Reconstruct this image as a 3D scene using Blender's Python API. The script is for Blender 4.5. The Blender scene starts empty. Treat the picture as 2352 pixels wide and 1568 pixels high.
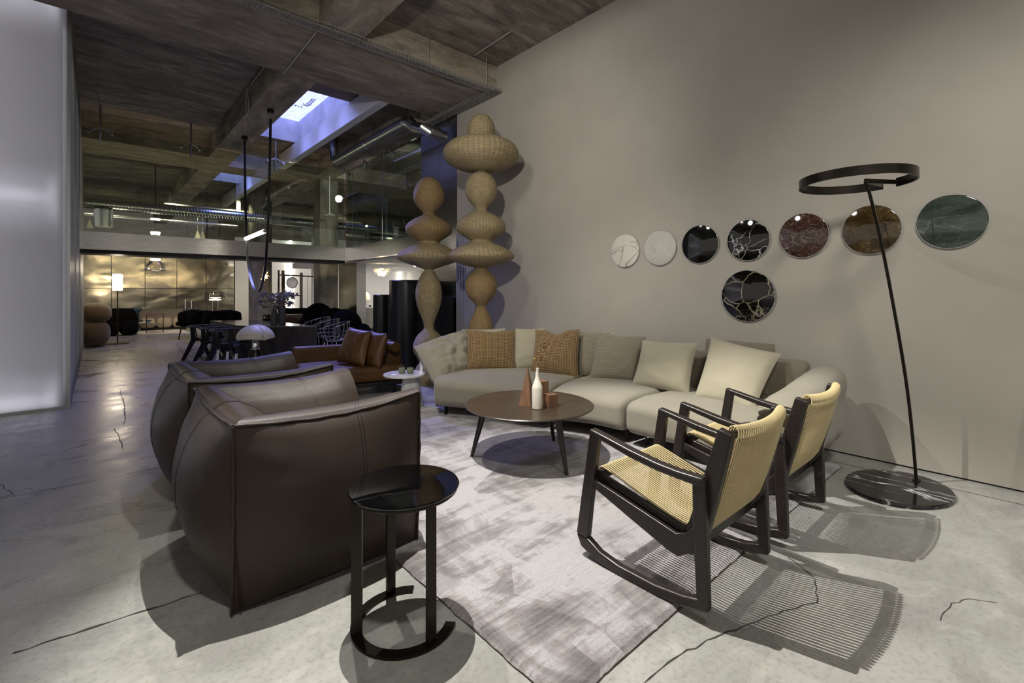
import bpy, bmesh, math, random
from mathutils import Vector, Matrix, noise as mnoise
R = math.radians; PI = math.pi
sc = bpy.context.scene
COL = sc.collection
rnd = random.Random(7)
# ------------------------------------------------------------ camera
# photograph frame 2352 x 1568; eye level on row 670; focal length 1080 px
F_, EYE, HY, CX = 1080.0, 1.35, 670.0, 1176.0
NN = math.hypot(960, F_); SA = 960/NN; CA = F_/NN
cam = bpy.data.cameras.new('camera'); camo = bpy.data.objects.new('camera', cam); COL.objects.link(camo)
cam.sensor_width = 36; cam.lens = 36*F_/2352; cam.shift_y = -(784-HY)/2352
cam.clip_end = 200
camo.location = (0, 0, EYE); camo.rotation_euler = (PI/2, 0, -math.atan2(960, F_))
sc.camera = camo
# ------------------------------------------------------------ world, exposure, lights
sc.view_settings.view_transform = 'Standard'; sc.view_settings.look = 'None'
sc.view_settings.gamma = 1; sc.view_settings.use_curve_mapping = False
sc.view_settings.exposure = 0.0
w = bpy.data.worlds.new('world'); sc.world = w; w.use_nodes = True
w.node_tree.nodes['Background'].inputs[0].default_value = (1.0, 0.95, 0.86, 1)
w.node_tree.nodes['Background'].inputs[1].default_value = 0.57
sc.cycles.max_bounces = 7; sc.cycles.diffuse_bounces = 4; sc.cycles.glossy_bounces = 4
sc.cycles.transparent_max_bounces = 12; sc.cycles.caustics_reflective = False; sc.cycles.caustics_refractive = False
sc.cycles.sample_clamp_indirect = 4

def lamp(kind, name, loc, to, power, col, size=.05, spot=None, blend=.4, sy=None):
    l = bpy.data.lights.new(name, kind); o = bpy.data.objects.new(name, l); COL.objects.link(o)
    o.location = loc; l.energy = power; l.color = col
    d = Vector(to)-Vector(loc)
    o.rotation_euler = d.to_track_quat('-Z', 'Y').to_euler()
    if kind == 'AREA':
        l.size = size
        if sy: l.shape = 'RECTANGLE'; l.size_y = sy
    else: l.shadow_soft_size = size
    if kind == 'SPOT': l.spot_size = R(spot); l.spot_blend = blend
    return o
NEU = (1, .965, .90)
lamp('SPOT', 'track_and_added_spot', (1.25, 2.5, 4.3), (1.92, 1.36, 0), 1250, NEU, .010, 65, .38)
lamp('SPOT', 'track_and_added_spot', (1.47, 4.1, 4.3), (2.7, 2.6, 0), 300, NEU, .03, 90, .8)
lamp('SPOT', 'track_and_added_spot', (1.6, -.6, 4.3), (4.6, .1, .5), 400, NEU, .38, 85, .9)
lamp('SPOT', 'track_and_added_spot', (1.0, 3.2, 4.2), (4.67, 3.7, 3.3), 120, NEU, .25, 105, .9)  # added wall wash, brightens the upper plaster wall
lamp('SPOT', 'track_and_added_spot', (.2, .3, 4.3), (.9, 2.3, .5), 240, NEU, .12, 50, .9)  # added spot from the camera side, brightens the armchair's side panel
lamp('SPOT', 'track_and_added_spot', (.2, 1.4, 3.0), (4.4, 6.0, 2.2), 430, (1, .95, .86), .07, 80, .9)  # added fill spot where no lamp hangs, lights the towers and wall
SKYC = (.27, .30, 1.0)
lamp('SPOT', 'skylight_daylight', (3.05, 10.2, 5.3), (2.35, 6.3, .4), 1700, (.30, .30, 1), .25, 30, .6)
for sy_ in (8.95, 10.0, 11.05): lamp('SPOT', 'skylight_daylight', (3.05, sy_, 5.3), (2.5, sy_-2.6, 0), 420, SKYC, .3, 84, .9)
lamp('SPOT', 'skylight_daylight', (3.1, 15.8, 5.3), (3.05, 15.8, 0), 500, SKYC, .35, 90, .9)
WARM = (1, .82, .55)
for x_ in (.2, 1.9, 3.6): lamp('SPOT', 'track_and_added_spot', (x_, 17.2, 4.3), (x_, 21.5, .9), 170, WARM, .08, 95, .9)
lamp('SPOT', 'track_and_added_spot', (7.5, 18.2, 4.3), (7.5, 21.5, .8), 520, (1, .93, .85), .1, 120, .8)
lamp('SPOT', 'track_and_added_spot', (5.6, 9.2, 4.2), (6.2, 15.5, 3.6), 260, (1, .93, .85), .1, 110, .9)
for y_ in (10.4, 13.8): lamp('SPOT', 'room_light', (7.4, y_, 2.09), (7.4, y_+1.2, 0), 170, (1, .95, .9), .08, 150, .6)
lamp('SPOT', 'track_and_added_spot', (1.0, 13.8, 4.2), (1.0, 15.6, 0), 90, WARM, .06, 100, .8)
lamp('SPOT', 'track_and_added_spot', (-.3, 8.0, 4.2), (.6, 9.2, 0), 40, WARM, .06, 60, .8)

# ------------------------------------------------------------ pixel -> place helpers (used to lay the plan out)
def _ray(x, y):
    u = (x-CX)/F_; v = (HY-y)/F_
    return (CA*u+SA, -SA*u+CA, v)
def Zp(x, y, z):
    d = _ray(x, y); t = (z-EYE)/d[2]; return Vector((d[0]*t, d[1]*t, z))
def Yp(x, y, Y):
    d = _ray(x, y); t = Y/d[1]; return Vector((d[0]*t, Y, EYE+d[2]*t))
def Xp(x, y, X):
    d = _ray(x, y); t = X/d[0]; return Vector((X, d[1]*t, EYE+d[2]*t))
def Tp(x, y, t):
    d = _ray(x, y); return Vector((d[0]*t, d[1]*t, EYE+d[2]*t))
def proj(p):
    t = SA*p[0]+CA*p[1]; u = (CA*p[0]-SA*p[1])/t
    return CX+F_*u, HY-F_*(p[2]-EYE)/t

# ------------------------------------------------------------ node helper
def lin(c):
    if isinstance(c, str): c = [int(c[i:i+2], 16)/255 for i in (0, 2, 4)]
    return tuple((x/12.92 if x <= .04045 else ((x+.055)/1.055)**2.4) for x in c)+(1,)
class G:
    def __init__(s, name, base='808080', rough=.5, metal=0, spec=.5, **kw):
        s.m = bpy.data.materials.new(name); s.m.use_nodes = True; s.nt = s.m.node_tree
        s.b = s.nt.nodes['Principled BSDF']; s.i = s.b.inputs
        s.i['Base Color'].default_value = lin(base); s.i['Roughness'].default_value = rough
        s.i['Metallic'].default_value = metal; s.i['Specular IOR Level'].default_value = spec
        for k, v in kw.items(): s.i[k.replace('_', ' ')].default_value = v
        s.tc = None
    def node(s, t, **kw):
        n = s.nt.nodes.new('ShaderNode'+t)
        for k, v in kw.items(): setattr(n, k, v)
        return n
    def put(s, sock, v):
        if v is None: return
        if hasattr(v, 'is_output') or hasattr(v, 'links'): s.nt.links.new(v, sock)
        else: sock.default_value = v
    def co(s, kind='Object'):
        if kind == 'World': return s.node('NewGeometry').outputs['Position']
        return s.node('TexCoord').outputs[kind]
    def mp(s, vec, scale=(1, 1, 1), rot=(0, 0, 0), loc=(0, 0, 0)):
        n = s.node('Mapping'); s.put(n.inputs[0], vec); n.inputs[1].default_value = loc
        n.inputs[2].default_value = rot; n.inputs[3].default_value = scale; return n.outputs[0]
    def noise(s, vec, scale=5, det=4, rough=.55, dist=0):
        n = s.node('TexNoise'); s.put(n.inputs['Vector'], vec); n.inputs['Scale'].default_value = scale
        n.inputs['Detail'].default_value = det; n.inputs['Roughness'].default_value = rough
        n.inputs['Distortion'].default_value = dist; return n.outputs[0]
    def vor(s, vec, scale=5, feat='DISTANCE_TO_EDGE', out=0, rand=1):
        n = s.node('TexVoronoi', feature=feat); s.put(n.inputs['Vector'], vec)
        n.inputs['Scale'].default_value = scale; n.inputs['Randomness'].default_value = rand; return n.outputs[out]
    def ramp(s, fac, stops, interp='LINEAR'):
        n = s.node('ValToRGB'); s.put(n.inputs[0], fac); e = n.color_ramp.elements; n.color_ramp.interpolation = interp
        while len(e) < len(stops): e.new(.5)
        for k, (p, c) in enumerate(stops):
            e[k].position = p; e[k].color = lin(c) if isinstance(c, str) else (c, c, c, 1)
        return n.outputs[0]
    def math(s, op, a, b=None, c=None):
        n = s.node('Math', operation=op); s.put(n.inputs[0], a); s.put(n.inputs[1], b); s.put(n.inputs[2], c); return n.outputs[0]
    def mix(s, fac, a, b, mode='MIX'):
        n = s.node('Mix', data_type='RGBA', blend_type=mode); s.put(n.inputs[0], fac)
        for k, v in ((6, a), (7, b)): s.put(n.inputs[k], lin(v) if isinstance(v, str) else v)
        return n.outputs[2]
    def sep(s, vec):
        n = s.node('SeparateXYZ'); s.put(n.inputs[0], vec); return n.outputs
    def comb(s, x, y, z=0.):
        n = s.node('CombineXYZ'); s.put(n.inputs[0], x); s.put(n.inputs[1], y); s.put(n.inputs[2], z); return n.outputs[0]
    def bump(s, h, strength=.3, dist=.01, prev=None):
        n = s.node('Bump'); s.put(n.inputs['Height'], h); n.inputs['Strength'].default_value = strength
        n.inputs['Distance'].default_value = dist
        if prev is not None: s.put(n.inputs['Normal'], prev)
        return n.outputs[0]
    def set(s, color=None, rough=None, normal=None):
        if color is not None: s.put(s.i['Base Color'], color)
        if rough is not None: s.put(s.i['Roughness'], rough)
        if normal is not None: s.put(s.i['Normal'], normal)
        return s.m
M = {}
# concrete floor
g = G('polished_concrete'); P_ = g.co('World')
n1 = g.noise(P_, .8, 6, .6, .3); n2 = g.noise(g.mp(P_, (1.2, 2.4, 1), (0, 0, R(40))), 1.3, 6, .65, .6); n3 = g.noise(P_, 45, 3, .6)
n4 = g.noise(g.mp(P_, loc=(7, 3, 0)), 5, 5, .65)
c = g.ramp(n1, [(.25, '8b8b87'), (.5, '9a9a95'), (.75, 'a8a7a2')])
c = g.mix(g.math('MULTIPLY', g.ramp(n2, [(.36, 1.), (.56, 0.)]), .6), c, '7b7a76'); c = g.mix(g.math('MULTIPLY', g.ramp(n4, [(.55, 0.), (.75, 1.)]), .5), c, 'b4b2a8')
c = g.mix(g.math('MULTIPLY', g.ramp(n3, [(.35, 1.), (.5, 0.)]), .25), c, '57554f')
M['floor'] = g.set(c, g.ramp(n2, [(.3, .17), (.7, .46)]), g.bump(n4, .10, .02, g.bump(n3, .12, .004)))
# board marked ceiling concrete
def conc(name, a, b, d, rust='6b5745', along=(1, 6, 6), rough=.85):
    g = G(name, rough=rough); P_ = g.co('World')
    al = tuple(1+(q-1)*.45 for q in along)
    s1 = g.noise(g.mp(P_, al), 1.3, 8, .72, .5); s2 = g.noise(P_, .9, 5, .6, .5); s3 = g.noise(P_, 7, 7, .75)
    c = g.ramp(s1, [(.34, a), (.5, b), (.64, d)])
    ax_ = g.sep(P_)[1 if along[0] < along[1] else 0]; sm = g.math('FRACT', g.math('DIVIDE', ax_, .93))
    c = g.mix(g.math('MULTIPLY', g.math('LESS_THAN', sm, .012), .55), c, '2a2723')
    wh = g.noise(g.mp(P_, al), 2.3, 8, .8, 1.2); c = g.mix(g.math('MULTIPLY', g.ramp(wh, [(.60, 0.), (.70, 1.)]), .45), c, 'aaa59a')
    c = g.mix(g.math('MULTIPLY', g.ramp(s2, [(.5, 0.), (.66, 1.)]), .45), c, rust)
    c = g.mix(g.math('MULTIPLY', g.ramp(s3, [(.3, 1.), (.46, 0.)]), .55), c, a)
    return g.set(c, None, g.bump(s1, .5, .02, g.bump(s3, .3, .008)))
M['slab'] = conc('ceiling_concrete', '57524b', '7c766c', 'a0988b')
M['beam'] = conc('beam_concrete', '6c655b', '908779', 'aca393')
M['joist'] = conc('joist_concrete', '6c655b', '908779', 'aca390', along=(6, 1, 6))
M['column'] = conc('column_concrete', '4e4b44', '6d6a61', '85827a', '5a564a', along=(5, 5, .7))
# plaster wall
g = G('wall_plaster', rough=.75); P_ = g.co('World')
n1 = g.noise(P_, .7, 5, .6); n2 = g.noise(P_, 60, 3, .6)
M['wall'] = g.set(g.ramp(n1, [(.3, '9d988e'), (.7, 'aba69c')]), None, g.bump(n2, .08, .003))
M['white'] = G('white_paint', 'c9c8c6', .7).m
M['whitefloor'] = G('white_platform', 'd5d5d2', .5).m
M['shaft'] = (lambda g: g.set(g.ramp(g.noise(g.co('World'), 2.5, 5, .6), [(.3, 'b4b6bd'), (.7, 'd8dae0')])))(G('shaft_plaster', rough=.8))
M['whitebeam'] = G('painted_beam', 'cfcfce', .6).m
# stainless steel sheets
def steel(name, base='b9b3a6', rough=.2, wav=.25, dist=.08, scale=1.1, brush=.12, vb=0.):
    g = G(name, base, rough, 1); P_ = g.co('World')
    w1 = g.noise(g.mp(P_, (1, 1, 1.6)), scale, 2, .4, .3); b1 = g.noise(g.mp(P_, (1, 1, 90)), 3, 3, .6)
    return g.set(None, g.math('ADD', g.math('MULTIPLY', b1, brush), rough-.05), g.bump(b1, vb, .01, g.bump(w1, wav, dist)))
M['steel'] = steel('stainless_sheet', 'b5ad98', .16, .32, .16, .7)
M['steel2'] = steel('stainless_band', 'b4b2af', .16, .12, .05, .8, vb=.10)
M['steel3'] = steel('stainless_column_cladding', 'a6a4a2', .17, .2, .08, .9, vb=.10)
M['chrome'] = G('chrome', 'd8d8d8', .08, 1).m
M['galv'] = G('galvanised_steel', 'b3b4b3', .28, 1).m; M['traymetal'] = G('tray_metal', 'a0a09e', .45, .4).m
M['alu'] = G('aluminium', 'a9a9aa', .35, 1).m
M['black'] = G('black_lacquer', '0c0c0d', .3).m
M['blackmat'] = G('black_metal', '121110', .45, .3).m
M['darkmetal'] = G('dark_bronze_metal', '2b2722', .3, .8).m
M['gloss'] = G('black_glass', '050506', .03, 0, .8).m
M['velvet'] = G('black_velvet', '070708', .95, spec=.1).m
M['paper'] = G('white_card', 'e6e6e6', .8).m
# wood, dark wenge
def wood(name, a, b, rough=.35, sc_=(1, 12, 12)):
    g = G(name, rough=rough); P_ = g.co('Object')
    n = g.noise(g.mp(P_, sc_), 6, 5, .6, .8)
    return g.set(g.ramp(n, [(.3, a), (.7, b)]), None, g.bump(n, .12, .002))
M['wenge'] = wood('wenge_wood', '16120f', '2a2320')
M['walnut'] = wood('walnut_wood', '5d4231', '7b5a43', .45, (9, 9, 1))
M['tabletop'] = wood('dark_oak', '2c241c', '3d3329', .3, (1, 10, 1))
M['burl'] = wood('carved_burl_wood', '3a2715', '6e4c26', .4, (3, 3, 3))
# leather
def leather(name, a, b, rough=.36, bs=.25):
    g = G(name, rough=rough, spec=.2); P_ = g.co('Object')
    n = g.noise(P_, 3, 4, .5); gr = g.vor(P_, 260, 'F1'); cr = g.noise(P_, 14, 4, .6)
    return g.set(g.ramp(n, [(.3, a), (.7, b)]), g.math('ADD', g.math('MULTIPLY', cr, .14), rough-.07), g.bump(gr, bs, .0012, g.bump(cr, .12, .006)))
M['leather'] = leather('dark_brown_leather', '2a231e', '362d27', .45)
M['cognac'] = leather('cognac_leather', '402b17', '523920', .45)
# fabric
def fabric(name, a, b, freq=900, rough=.9, sheen=.2, coord='Object'):
    g = G(name, rough=rough, Sheen_Weight=sheen); P_ = g.co(coord)
    n = g.noise(P_, 4, 3, .5); f = g.noise(g.mp(P_, (1, 1, 6)), freq/8, 3, .6); f2 = g.noise(g.mp(P_, (6, 6, 1)), freq/8, 3, .6)
    h = g.math('ADD', f, f2)
    c = g.mix(g.math('MULTIPLY', g.ramp(h, [(.42, 0.), (.6, 1.)]), .6), g.ramp(n, [(.3, a), (.7, b)]), b)
    return g.set(c, None, g.bump(h, .35, .002, g.bump(g.noise(P_, 5, 3, .5), .25, .02)))
M['linen'] = fabric('greige_linen', '747062', '878172')
M['cream'] = fabric('cream_wool', '928c78', '9d9682')
M['greige'] = fabric('taupe_fabric', '665e51', '736a5c')
M['pink'] = fabric('rose_fabric', '9a8b7b', 'a69787')
M['tan'] = fabric('tan_fabric', '655741', '706148')
M['greyfab'] = fabric('grey_fabric', '8a8680', '9c9892')
# gridded weave cushions use the UV map in metres
def gridcloth(name, ground, dot, cell, frac, soft=.5, mixa=.85):
    g = G(name, rough=.95, Sheen_Weight=.2); uv = g.sep(g.co('UV'))
    fx = g.math('FRACT', g.math('DIVIDE', uv[0], cell)); fy = g.math('FRACT', g.math('DIVIDE', uv[1], cell))
    mx = g.math('MULTIPLY', g.math('GREATER_THAN', fx, 1-frac), g.math('GREATER_THAN', fy, 1-frac))
    n = g.noise(g.co('UV'), 40, 3, .6)
    c = g.mix(g.math('MULTIPLY', mx, mixa), g.mix(n, ground[0], ground[1]), dot)
    wx = g.math('SINE', g.math('MULTIPLY', fx, PI)); wy = g.math('SINE', g.math('MULTIPLY', fy, PI))
    return g.set(c, None, g.bump(g.math('MULTIPLY', wx, wy), .6, .003, g.bump(g.noise(g.co('Object'), 9, 3, .5), .3, .02)))
M['brown_check'] = gridcloth('brown_waffle_wool', ('503c26', '67502f'), '9f895e', .0185, .52)
M['grey_check'] = gridcloth('greige_waffle_knit', ('716a5b', '7e7767'), 'a29a87', .017, .45, mixa=.4)
# wicker, UV: u around, v metres along the profile
def wicker(name, a, b, stakes=44, band=.6):
    g = G(name, rough=.55); u = g.sep(g.co('UV'))
    wv = g.math('MULTIPLY', u[1], 2*PI/.011)
    su = g.math('MULTIPLY', u[0], stakes*2*PI)
    ph = g.math('MULTIPLY', g.math('SIGN', g.math('SINE', g.math('MULTIPLY', su, .5))), PI/2)
    st = g.math('ABSOLUTE', g.math('SINE', g.math('MULTIPLY', su, .5)))
    we = g.math('SINE', g.math('ADD', wv, ph))
    h = g.math('ADD', g.math('MULTIPLY', we, .5), g.math('MULTIPLY', st, .9))
    n = g.noise(g.comb(g.math('MULTIPLY', u[0], 8.), g.math('MULTIPLY', u[1], 30.)), 2, 4, .6)
    n2 = g.noise(g.comb(g.math('MULTIPLY', u[0], 2.), g.math('MULTIPLY', u[1], 2.)), 2.5, 3, .6)
    c = g.ramp(g.math('ADD', g.math('MULTIPLY', n, .7), g.math('MULTIPLY', n2, .3)), [(.35, a), (.62, b)])
    c = g.mix(g.math('MULTIPLY', g.ramp(st, [(.0, 1.), (.35, 0.)]), .55), c, '5b4526')
    c = g.mix(g.math('MULTIPLY', g.ramp(we, [(.0, 1.), (.3, 0.)]), .3), c, '4a381f')
    return g.set(c, None, g.bump(h, .8, .006))
M['wicker'] = wicker('pale_wicker', '8f805f', 'b8a883')
M['wicker2'] = wicker('honey_wicker', '86704d', 'a58c62')
# rug
g = G('silver_rug', rough=.95, Sheen_Weight=.5); P_ = g.co('World')
r1 = g.noise(g.mp(P_, (1.6, .7, 1)), 2.4, 6, .7, .8); r2 = g.noise(g.mp(P_, (.6, 3.4, 1)), 2.2, 6, .7, .5)
r3 = g.vor(g.mp(P_, (1.0, 1.7, 1), (0, 0, .1)), 1.7, 'F1', 1); r4 = g.noise(P_, 130, 3, .7); rib = g.math('SINE', g.math('MULTIPLY', g.sep(P_)[1], 260.))
rr = g.math('ADD', g.math('MULTIPLY', g.math('ADD', r1, r2), .5), g.math('MULTIPLY', g.sep(r3)[0], .10))
c = g.ramp(rr, [(.42, '544f4e'), (.51, '7e7978'), (.58, 'a5a1a2')])
c = g.mix(g.math('MULTIPLY', g.ramp(r4, [(.35, 1.), (.55, 0.)]), .3), c, '6d6661')
M['rug'] = g.set(c, None, g.bump(g.math('ADD', r4, g.math('MULTIPLY', rib, .2)), .7, .008, g.bump(rr, .8, .05)))
M['rugedge'] = G('rug_backing', '4a4340', .95).m
M['rugpale'] = fabric('pale_rug', 'c9c4b8', 'd6d2c8')
# marbles
def marble(name, base, vein, scale=9, width=.04, base2=None, amt=1., rough=.06, vein2=None, stretch=(1, 1, 1), dist=1.2, seed=0):
    g = G(name, rough=rough, spec=.6); P_ = g.mp(g.co('Object'), stretch, (0, 0, .5), (seed, seed*.7, 0))
    nz = g.noise(P_, scale*.6, 5, .6, dist)
    d = g.node('VectorMath', operation='ADD'); g.put(d.inputs[0], P_)
    nn = g.node('TexNoise'); nn.inputs['Scale'].default_value = scale*.5; nn.inputs['Detail'].default_value = 6; g.put(nn.inputs['Vector'], P_)
    sc2 = g.node('VectorMath', operation='SCALE'); g.put(sc2.inputs[0], nn.outputs[1]); sc2.inputs[3].default_value = .28
    g.put(d.inputs[1], sc2.outputs[0])
    v = g.vor(d.outputs[0], scale); brk = g.ramp(g.noise(P_, scale*.5, 3, .5), [(.42, 0.), (.58, 1.)])
    f = g.math('MULTIPLY', g.math('MULTIPLY', g.ramp(v, [(0, 1.), (width, 0.)]), brk), amt)
    c = g.ramp(nz, [(.35, base), (.65, base2 or base)])
    if vein2:
        v2 = g.vor(d.outputs[0], scale*2.6); c = g.mix(g.math('MULTIPLY', g.ramp(v2, [(0, 1.), (width*1.6, 0.)]), .6), c, vein2)
    return g.set(g.mix(f, c, vein), None, None)
M['m_arab'] = marble('white_grey_veined_marble', 'c9c4ba', '4f4a48', 5, .05, 'd2cdc4', .9, seed=3.1)
M['m_carr'] = marble('white_carrara_marble', 'b9b5ae', '8b8884', 14, .06, 'c3c0b8', .6, seed=1)
M['m_black'] = marble('plain_black_marble', '0b0b0a', '3a3a36', 30, .02, '10110e', .3)
M['m_marq'] = marble('black_white_veined_marble', '070707', 'c8c4ba', 8, .03, '0c0c0b', 1, seed=2)
M['m_red'] = marble('red_brown_marble', '2d1d17', 'a08a80', 13, .05, '3c271f', .9, vein2='7a6258', seed=5)
M['m_brown'] = marble('golden_brown_marble', '2c2213', '97835c', 14, .04, '4a3a20', .5, vein2='58482e', seed=8)
M['m_green'] = marble('green_marble', '2b332c', '7d877c', 9, .03, '454f46', .5, vein2='566055', seed=4, stretch=(1, .5, 1))
M['m_port'] = marble('black_gold_veined_marble', '060605', 'b0a88c', 5.5, .022, '0b0b09', 1, seed=6.3)
M['m_table'] = marble('white_table_marble', 'bdbbb4', '8f8e8a', 6, .06, 'cac8c2', .5, rough=.25, seed=9)
M['m_base'] = marble('black_streaked_marble', '0a0a0a', 'c9c9c9', 9, .05, '111111', 1, rough=.12, stretch=(1, .25, 1), seed=2.2)
def emit(name, col, s):
    m = bpy.data.materials.new(name); m.use_nodes = True; nt = m.node_tree; nt.nodes.clear()
    e = nt.nodes.new('ShaderNodeEmission'); e.inputs[0].default_value = lin(col); e.inputs[1].default_value = s
    o = nt.nodes.new('ShaderNodeOutputMaterial'); nt.links.new(e.outputs[0], o.inputs[0]); return m
M['e_warm'] = emit('lit_warm_glass', 'fff0d0', 6); M['e_white'] = emit('lit_tube', 'fff6e6', 9)
M['e_sky'] = None
M['e_strip'] = emit('added_strip_glow', 'ffe6bb', 45)
M['e_spot'] = emit('lit_lamp_face', 'fffaf0', 14)
M['e_art'] = emit('lit_brass_leaf', 'ffd9a0', 2.2)
M['e_cool'] = emit('lit_cool_tube', 'e0e4ff', 1900)
# glass sheets and vessels
def thin(name, tint=(.80, .86, .82, 1), refl=.12):
    m = bpy.data.materials.new(name); m.use_nodes = True; nt = m.node_tree; nt.nodes.clear()
    t = nt.nodes.new('ShaderNodeBsdfTransparent'); t.inputs[0].default_value = tint
    gl = nt.nodes.new('ShaderNodeBsdfGlossy'); gl.inputs['Roughness'].default_value = .01
    lw = nt.nodes.new('ShaderNodeLayerWeight'); lw.inputs[0].default_value = .3
    mr = nt.nodes.new('ShaderNodeMath'); mr.operation = 'MULTIPLY_ADD'; nt.links.new(lw.outputs[0], mr.inputs[0]); mr.inputs[1].default_value = .7; mr.inputs[2].default_value = refl*.4
    mx = nt.nodes.new('ShaderNodeMixShader'); nt.links.new(mr.outputs[0], mx.inputs[0]); nt.links.new(t.outputs[0], mx.inputs[1]); nt.links.new(gl.outputs[0], mx.inputs[2])
    o = nt.nodes.new('ShaderNodeOutputMaterial'); nt.links.new(mx.outputs[0], o.inputs[0]); return m
M['glass'] = thin('clear_glass'); M['vessel'] = thin('clear_vessel_glass', (.9, .9, .88, 1), .3); M['blueglass'] = thin('blue_glass', (.35, .6, .8, 1), .3)
def frost(name, col, tr=.7):
    m = bpy.data.materials.new(name); m.use_nodes = True; nt = m.node_tree; nt.nodes.clear()
    t = nt.nodes.new('ShaderNodeBsdfTranslucent'); t.inputs[0].default_value = lin(col)
    d = nt.nodes.new('ShaderNodeBsdfPrincipled'); d.inputs['Base Color'].default_value = lin(col); d.inputs['Roughness'].default_value = .45
    mx = nt.nodes.new('ShaderNodeMixShader'); mx.inputs[0].default_value = tr
    nt.links.new(d.outputs[0], mx.inputs[1]); nt.links.new(t.outputs[0], mx.inputs[2])
    o = nt.nodes.new('ShaderNodeOutputMaterial'); nt.links.new(mx.outputs[0], o.inputs[0]); return m
M['frost'] = frost('frosted_panel', 'cfcdc9', .6)
M['opal'] = frost('opal_acrylic', 'e0dac4', .35)
M['rope'] = fabric('straw_cord', 'ab9868', 'bcab80', 300)
M['grill'] = G('grille_paint', '8f8f95', .5).m
M['ceram'] = G('white_ceramic', 'd6d1c2', .35).m
M['sage'] = G('sage_ceramic', '6d7260', .6).m
M['vase'] = G('charcoal_ceramic', '3b3c40', .6).m
M['dried'] = G('dried_seed', '4a3018', .7).m
M['stalk'] = G('dried_stalk', '9a7a45', .8).m
M['petal'] = G('grey_mauve_petal', '8a8789', .85).m
M['leaf'] = G('grey_leaf', '6d6c6e', .85).m
M['mirror'] = G('mirror_painted_pale', 'c4c8ca', .25, 0).m  # pale colour stands in for the bright reflection in the round mirror
M['conduit'] = G('conduit_pipe', 'a6a6a3', .4, .2).m

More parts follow.
